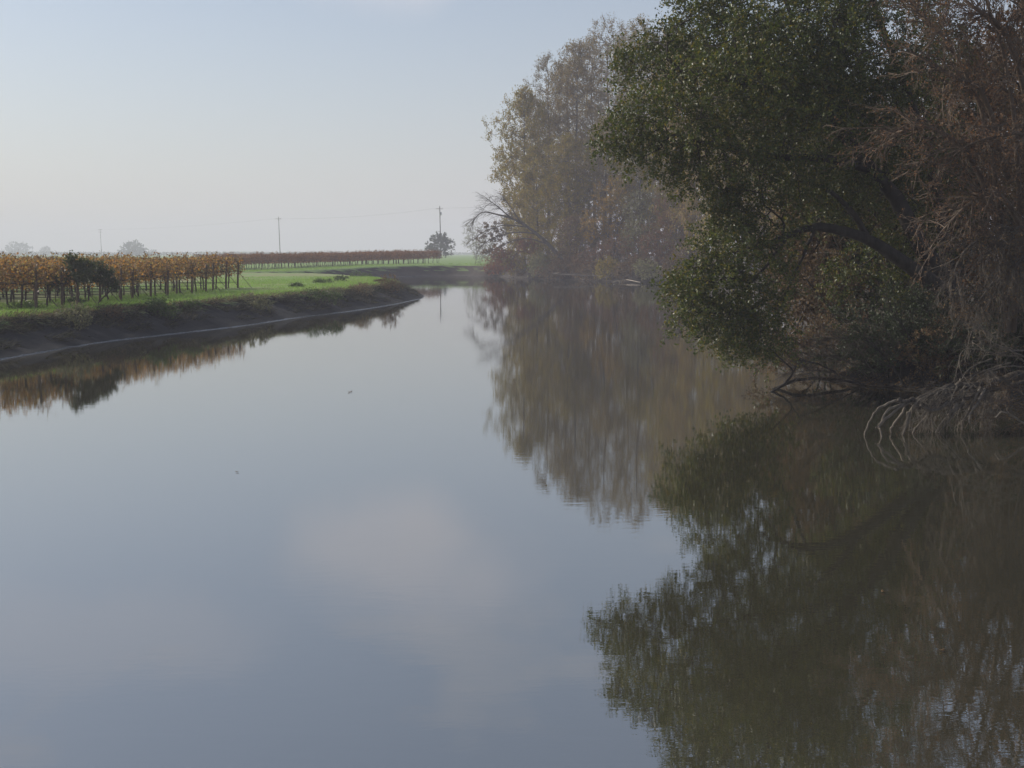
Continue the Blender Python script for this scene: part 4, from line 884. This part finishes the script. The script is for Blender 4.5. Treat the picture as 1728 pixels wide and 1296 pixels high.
# dark green bushes among the vine ends
for k, (px, Y, blobs, lab) in enumerate(((128, 54.6, [(.1, 0, 1.45, .6, .55, .45), (-.75, 0, 1.15, .45, .5, .32), (-.1, 0, 1.95, .33, .4, .3), (.4, .1, 1.75, .3, .35, .25)], 'tall dark green bush on two stems among the near orange vines'),
                                         (160, 56.2, [(0, 0, 1.45, .55, .6, .42), (.45, 0, 1.15, .42, .45, .36), (.7, .1, .85, .25, .3, .25)], 'rounded dark green bush right beside the taller one among the vines'))):
    x = at(px, 480, Y).x
    pr = meshes('dark_bush', bush(700 + k, [((a, b, c), (r, s, t)) for a, b, c, r, s, t in blobs], n_att=150, twigs_per=6, twig=.28, leaf_n=4300, lsz=.10, tip=.005, trunk_r=.06, stems=3, spread=.12))
    plant_tree('bush', pr, (x, Y, GZ), lab, 'bush', 'vine_bark', 'bush_leaf', part=('stem', 'foliage'))

# ------------------------------------------------------------------ far vineyard along the far bank
FV0, FV1 = at(392, 456.5, 167.5), at(738, 441.5, 213)
nfar = 36
for r_ in range(3):
    for k in range(nfar):
        t = k / (nfar - 1)
        p = FV0.lerp(FV1, t)
        n_ = Vector((FV1.y - FV0.y, -(FV1.x - FV0.x))).normalized()
        x, y = p.x - n_.x * (r_ * 3.0 - 0), p.y - n_.y * (r_ * 3.0)
        z = 1.16 + .6 * t ** 1.3
        ang = math.atan2(FV1.y - FV0.y, FV1.x - FV0.x)
        lab = f'hazy grapevine across the river, {ORD[nfar - 1 - k]} from right, ' + ['front row', 'row behind the front one', 'third row back'][r_]
        grapevine((x, y, z), int(rv.integers(7)), ang + (0 if rv.random() < .5 else math.pi), lab, 'vines of the far vineyard', 'far_vine_leaf', (1.05, 1.2, rv.uniform(1.0, 1.12)))
    tr = empty('trellis', (FV0.x - n_.x * r_ * 3, FV0.y - n_.y * r_ * 3, 1.16), ang)
    tag(tr, ['front row of posts and wires of the hazy vineyard across the river', 'posts and wires of the second row of the hazy far vineyard', 'posts and wires of the rearmost row of the hazy far vineyard'][r_], 'trellis', 'trellises of the far vineyard')
    Ln = (FV1 - FV0).length
    for q in range(13):
        s = put('stake', stake_me, M['post_wood'], tr); s.location = (Ln * q / 12 + .5, 0, .6 * (q / 12) ** 1.3); s.scale = (1.6, 1.6, 1.05)
    put('wire', mesh('far_wire', *join([frusta([(0, 0, z)], [(Ln, 0, z + .6)], .006, .006, 3) for z in (1.1, 1.6)])), M['wire'], tr)

# ------------------------------------------------------------------ plants on the near bank
bk = dict(n_att=90, twigs_per=6, twig=.28, lsz=.085, tip=.004, trunk_r=.02, stems=4, spread=.08)
def bank_xy(px, face=.72):
    """point on the bank face under a pixel column: (x, y, lip height)"""
    best = min(range(len(SL)), key=lambda i: abs((SL[i][0] / max(SL[i][1], 1) * FPX + 864) - px) if 30 < SL[i][1] < 99 else 1e9)
    j = 8
    return VL[best, j]
for k, (px, hz, blobs, lab, leaf, cat, n) in enumerate((
    (180, .55, [(.1, 0, .35, .55, .4, .4), (0, 0, .05, .35, .3, .3)], 'pale sage-green bush growing from the dark bank, leftmost', 'sage_leaf', 'bush', 1500),
    (255, .6, [(0, 0, .25, .35, .3, .3)], 'brown withered weed on the bank between the sage bush and the green clump', 'brown_leaf', 'weed', 500),
    (330, .75, [(0, 0, .35, .45, .35, .25), (.2, 0, .1, .5, .3, .3)], 'dark green clump with dry straw spilling over the bank lip', 'green_leaf', 'weed', 1600),
    (383, .95, [(0, 0, .12, .3, .25, .12)], 'small green weed on the lip right of the straw clump', 'green_leaf', 'weed', 400),
    (478, .5, [(0, 0, .35, .7, .4, .38), (.5, 0, .2, .45, .35, .3), (-.6, 0, .15, .4, .3, .25)], 'wide sage-green bush on the middle of the near bank', 'sage_leaf', 'bush', 2300),
    (572, .7, [(0, 0, .25, .6, .4, .3), (.7, 0, .2, .5, .4, .25)], 'green weeds trailing down the bank to the right of the wide sage bush', 'green_leaf', 'weed', 1500),
    (606, .8, [(0, 0, .2, .5, .4, .22)], 'olive weeds on the bank just left of the point', 'sage_leaf', 'weed', 800),
    (655, .75, [(0, 0, .25, .55, .4, .35)], 'dry yellowish weeds near the tip of the point', 'straw', 'weed', 900),
    (694, .8, [(0, 0, .5, .5, .4, .55), (.2, 0, .2, .5, .4, .35)], 'upright dark weeds at the very tip of the point', 'brown_leaf', 'weed', 1300))):
    p = bank_xy(px)
    pr = meshes('bank_plant', bush(1200 + k, [((a * 1.3, b, c * 1.2), (r * 1.3, s * 1.3, t * 1.25)) for a, b, c, r, s, t in blobs], leaf_n=int(n * 1.35), **bk))
    plant_tree(cat if cat != 'weed' else 'weed', pr, (p[0] + .28, p[1] - .1, hz * .95), lab, cat, 'grey_twig', leaf, 'plants on the near river bank', part=('stem', 'foliage'))
for k, (px, py, wd, ht, lab) in enumerate(((44, 521, .75, .22, 'low dark green weed clump in the grass before the first vine posts'), (500, 484, .55, .2, 'small weed clump at the left in the open grass of the point'), (545, 478, .8, .3, 'dark green weed clump in the middle of the open grass'),
                                           (576, 474, .6, .4, 'tall light green weed beside the dark clump in the open grass'), (607, 467, 1.1, .45, 'wide green weed clump farthest out in the open grass'), (642, 476, .5, .18, 'brownish low weed near the lip at the tip of the grass'), (130, 511, .45, .16, 'small weed tuft under the dark green bush'))):
    p = at(px, py, z=GZ)
    pr = meshes('weed', bush(1300 + k, [((0, 0, ht * .5), (wd, wd * .7, ht * .6))], leaf_n=900, n_att=60, twigs_per=6, twig=.22, lsz=.085, tip=.004, trunk_r=.015, stems=5, spread=wd * .4))
    plant_tree('weed', pr, (p.x, p.y, GZ - .05), lab, 'weed', 'grey_twig', 'green_leaf' if k != 5 else 'brown_leaf', 'weeds in the grass of the point', part=('stem', 'foliage'))

# grass on the flat of the peninsula, dry fringe over the lip
def blades(rng, base, h, wd, lean, up=1.0):
    n = len(base); a = rng.uniform(0, 2 * np.pi, n)
    s = np.stack([np.cos(a), np.sin(a), np.zeros(n)], 1) * (wd * rng.uniform(.6, 1.3, n))[:, None]
    tip_ = base + np.stack([rng.normal(0, lean, n), rng.normal(0, lean, n), np.full(n, up)], 1) * (h * rng.uniform(.5, 1.3, n))[:, None]
    V = np.stack([base - s, base + s, tip_], 1).reshape(-1, 3)
    return V, np.arange(n * 3).reshape(-1, 3)
rng = np.random.default_rng(44)
vis = [i for i in range(len(SL)) if 36 < SL[i][1] < 126 and SL[i][0] > -32]
n = 90000
ii = rng.choice(vis, n); t = rng.uniform(0, 1, n) ** 1.5
jj = 11
b0, nn = VL[ii, jj], NL[ii]
off = t * np.where(SL[ii][:, 1] < 75, 7.5, 16)
gp = np.stack([b0[:, 0] + nn[:, 0] * off, b0[:, 1] + nn[:, 1] * off, np.full(n, 1.12)], 1)
gp[:, 0] += rng.normal(0, .2, n); gp[:, 1] += rng.normal(0, .2, n)
patch = np.array([noise.noise(Vector((x * .5, y * .5, 2))) for x, y in gp[:, :2]])
keep = (patch > -.25) | (rng.random(n) < .4)
V, F = blades(rng, gp[keep], .16, .012, .35)
V = V.copy(); tag(put('grass', mesh('grass', V, F), M['grass']), kind='stuff')
n = 15000
ii = rng.choice([i for i in range(len(SL)) if 34 < SL[i][1] < 104], n); jj = rng.integers(10, 12, n)
gp = VL[ii, jj] + rng.normal(0, .06, (n, 3))
o_ = -NL[ii]
a = rng.uniform(.1, .45, n)
tipp = gp + np.stack([o_[:, 0] * .6 + rng.normal(0, .4, n), o_[:, 1] * .6 + rng.normal(0, .4, n), rng.uniform(-1.1, .5, n)], 1) * a[:, None]
sd_ = unit(rng.normal(size=(n, 3))) * .012
V = np.stack([gp - sd_, gp + sd_, tipp], 1).reshape(-1, 3)
tag(put('dry_grass', mesh('dry_grass', V, np.arange(n * 3).reshape(-1, 3)), M['straw']), kind='stuff')
# dark withered weeds and roots roughening the upper bank face
n = 32000
ii = rng.choice([i for i in range(len(SL)) if 34 < SL[i][1] < 106], n); jj = rng.integers(4, 12, n); tt = rng.uniform(0, 1, n)[:, None]
clump = np.array([noise.noise(Vector((SL[i][0] * .5, SL[i][1] * .5, j * .7))) for i, j in zip(ii, jj)]); kk = clump > -.2 - .04 * (jj - 8)
ii, jj, tt = ii[kk], jj[kk], tt[kk]; n = len(ii)
gp = VL[ii, jj] * (1 - tt) + VL[ii, jj + 1] * tt; o_ = -NL[ii]
a = rng.uniform(.08, .42, n)
tipp = gp + np.stack([o_[:, 0] * .7 + rng.normal(0, .5, n), o_[:, 1] * .7 + rng.normal(0, .5, n), rng.uniform(-.5, .9, n)], 1) * a[:, None]
sd_ = unit(rng.normal(size=(n, 3))) * .016
tag(put('bank_weeds', mesh('bank_weeds', np.stack([gp - sd_, gp + sd_, tipp], 1).reshape(-1, 3), np.arange(n * 3).reshape(-1, 3)), M['dry_weed']), kind='stuff')
# fallen leaves and litter on the right bank
n = 7000
ii = rng.choice([i for i in range(len(SO)) if 20 < SO[i][1] < 48], n); tt = rng.uniform(0, 1, n)
j0 = rng.integers(2, len(prof_o) - 1, n)
gp = VO[ii, j0] * (1 - tt[:, None]) + VO[ii, j0 + 1] * tt[:, None] + np.array([0, 0, .02])
tag(put('leaf_litter', mesh('leaf_litter', *leaves(rng, gp, .08, 1.2, .6)), M['brown_leaf']), kind='stuff')
# grass on the far bank crest
ii = rng.choice([i for i in range(len(SO)) if SO[i][1] > 140 and -45 < SO[i][0] < 3], 16000)
gp = VO[ii, 9] + np.stack([NO[ii, 0], NO[ii, 1], np.zeros(len(ii))], 1) * rng.uniform(0, 6, len(ii))[:, None] + rng.normal(0, .15, (len(ii), 3)) * [1, 1, 0]
V, F = blades(rng, gp - [0, 0, .05], .25, .03, .35)
tag(put('bank_grass', mesh('bank_grass', V, F), M['grass']), kind='stuff')

# ------------------------------------------------------------------ utility poles and lines
POLES = []
def utility_pole(px, top_py, Y, lean, label, double=False, can=False):
    top = at(px, top_py, Y); base = Vector((top.x - lean, Y, 1.5))
    root = empty('utility_pole', tuple(base)); h = top.z - base.z
    ax = np.array([lean, 0, h]) / h
    P = np.array([ax * z for z in np.linspace(-.3, h, 6)])
    me = mesh('pole_shaft', *tube(P, np.linspace(.21, .14, 6), 8)); smooth(me)
    put('shaft', me, M['pole_wood'], root)
    wire_pts = []
    dirn = np.array([.53, -.85, 0]); dirn /= np.linalg.norm(dirn); cross = np.array([.85, .53, 0])
    for lv in ([.25, 1.9] if double else [.9]):
        c = ax * (h - lv); wdt = 1.35
        V, F = frusta([c - cross * wdt - dirn * .16], [c + cross * wdt - dirn * .16], .075, .075, 4)
        arm = put('crossarm', mesh('crossarm', V, F), M['pole_wood'], root)
        for s in (-1.25, -.6, .6, 1.25):
            b = c + cross * s - dirn * .16
            V, F = frusta([b + [0, 0, .07], b + [0, 0, .16]], [b + [0, 0, .16], b + [0, 0, .26]], [.025, .06], [.05, .035], 6)
            put('insulator', mesh('insulator', V, F), M['ceramic'], arm)
            if lv == (.25 if double else .9): wire_pts.append(np.array(base) + b + [0, 0, .26])
        for s in (-1, 1):
            V, F = frusta([c + cross * s * .75 - dirn * .16], [c - np.array([0, 0, .7])], .025, .025, 4); put('brace', mesh('pole_brace', V, F), M['galvanised'], root)
    if not double:
        V, F = frusta([ax * h], [ax * h + [0, 0, .3]], .05, .03, 6); put('insulator', mesh('top_insulator', V, F), M['ceramic'], root)
    if can:
        c = ax * (h - 2.6) + cross * .42
        V, F = tube(np.array([c + [0, 0, -.55], c + [0, 0, -.5], c + [0, 0, .45], c + [0, 0, .5], c + [0, 0, .62]]), (.2, .27, .27, .22, .06), 12); put('transformer', mesh('transformer_can', V, F), M['galvanised'], root)
    tag(root, label, 'utility pole', 'utility poles of the power line')
    POLES.append(wire_pts)
utility_pole(742, 348, 440, -.35, 'wooden utility pole with a transformer rising behind the round hazy tree', can=True)
utility_pole(470, 366, 574, -.45, 'thin wooden utility pole above the far vines in the middle')
utility_pole(169, 387, 867, -.45, 'farthest utility pole with two crossarms, left over the near vines', double=True)
# a pole out of sight carries each end of the line
ends = [[p + np.array([70, -110, 1.0]) for p in POLES[0]]] + POLES + [[p + np.array([-118, 215, 0]) for p in POLES[2]]]
segs = []
for a, b in zip(ends[:-1], ends[1:]):
    for k in (0, 1, 3):
        t = np.linspace(0, 1, 15)[:, None]; P = a[k] * (1 - t) + b[k] * t; P[:, 2] -= (4 * t * (1 - t))[:, 0] * 1.3
        segs.append(frusta(P[:-1], P[1:], .008, .008, 3))
root = put('power_line', mesh('power_line', *join(segs)), M['cable']); tag(root, 'thin power line cables strung between the utility poles across the sky', 'power line')

# ------------------------------------------------------------------ hazy trees in the distance
def hazy_tree(px, Y, half_px, top_py, label, seed, leaf='dark_leaf', flat=.8):
    r = half_px / FPX * Y; top = at(px, top_py, Y); x = top.x; h = top.z - 1.4
    bl = [((0, 0, h - r * flat), (r * .8, r * .8, r * flat)), ((-r * .5, 0, h - r * flat * 1.25), (r * .52, r * .5, r * .5)), ((r * .5, .2, h - r * flat * 1.2), (r * .52, r * .5, r * .55)), ((r * .1, -.3, h - r * .45), (r * .5, r * .5, r * .43))]
    pr = meshes('hazy', bush(seed, bl, n_att=260, twigs_per=5, twig=r * .2, leaf_n=4200, lsz=r * .115, tip=.02, trunk_r=.3, stems=1, spread=.02))
    plant_tree('round_tree', pr, (x, Y, 1.4), label, 'tree', 'grey_bark', leaf, 'hazy trees in the distance')
hazy_tree(742, 420, 24, 394, 'round blue-grey tree in front of the right utility pole', 1401)
hazy_tree(224, 1050, 25, 407, 'round pale blue tree beyond the near vines right of the farthest pole', 1402)
hazy_tree(28, 1500, 34, 411, 'wide very pale tree at the left edge on the horizon', 1403)
hazy_tree(77, 1520, 11, 416, 'small very pale tree right of the wide pale one on the horizon', 1404)
hazy_tree(-12, 1450, 20, 420, 'pale tree cut by the left edge of the view on the horizon', 1405)
hazy_tree(258, 1600, 10, 421, 'faint small tree just right of the round pale blue tree', 1406)
# far-off hedge line
rng = np.random.default_rng(5)
n = 9000
xs = rng.uniform(-700, 120, n); hgt = 3.0 + 2.2 * np.array([noise.noise(Vector((x * .03, 1, 0))) for x in xs])
C = np.stack([xs, 1350 + rng.normal(0, 9, n) + xs * .1, 1.4 + hgt * rng.uniform(0, 1, n)], 1)
tag(put('treeline', mesh('treeline', *leaves(rng, C, 1.6, .2, .9)), M['dark_leaf']), kind='stuff')

# ------------------------------------------------------------------ leaves floating on the river
for k, (px, py, s, lab) in enumerate(((591, 661, .10, 'dark curled leaf floating alone in the middle of the river'), (400, 796, .045, 'small pale leaf floating on the open water at the left'),
    (1490, 998, .05, 'small leaf floating in the reflection of the dark oak'), (1590, 1097, .05, 'tiny pale leaf floating low in the oak reflection'))):
    p = at(px, py, z=.012)
    rr = np.random.default_rng(k); a = np.linspace(0, 2 * np.pi, 13)[:-1]
    ring = np.stack([np.cos(a) * s * .6, np.sin(a) * s * .32, .25 * s * np.cos(a) ** 2], 1)
    V = np.concatenate([ring, [[0, 0, 0]], ring * [1, 1, 1] + [0, 0, -.004], [[0, 0, -.004]]])
    i = np.arange(12); j = (i + 1) % 12
    F = np.concatenate([np.stack([i, j, np.full(12, 12)], -1), np.stack([13 + j, 13 + i, np.full(12, 25)], -1)])
    Q = np.stack([i, 13 + i, 13 + j, j], -1)
    o = put('floating_leaf', mesh('floating_leaf', V, [Q, F]), M['brown_leaf'], loc=tuple(p)); o.rotation_euler = (0, 0, rr.uniform(0, 6)); tag(o, lab, 'leaf', 'leaves floating on the river')
print('tris', sum(sum(len(p.vertices) - 2 for p in m.polygons) if len(m.polygons) < 2000 else len(m.polygons) * 2 for m in bpy.data.meshes))
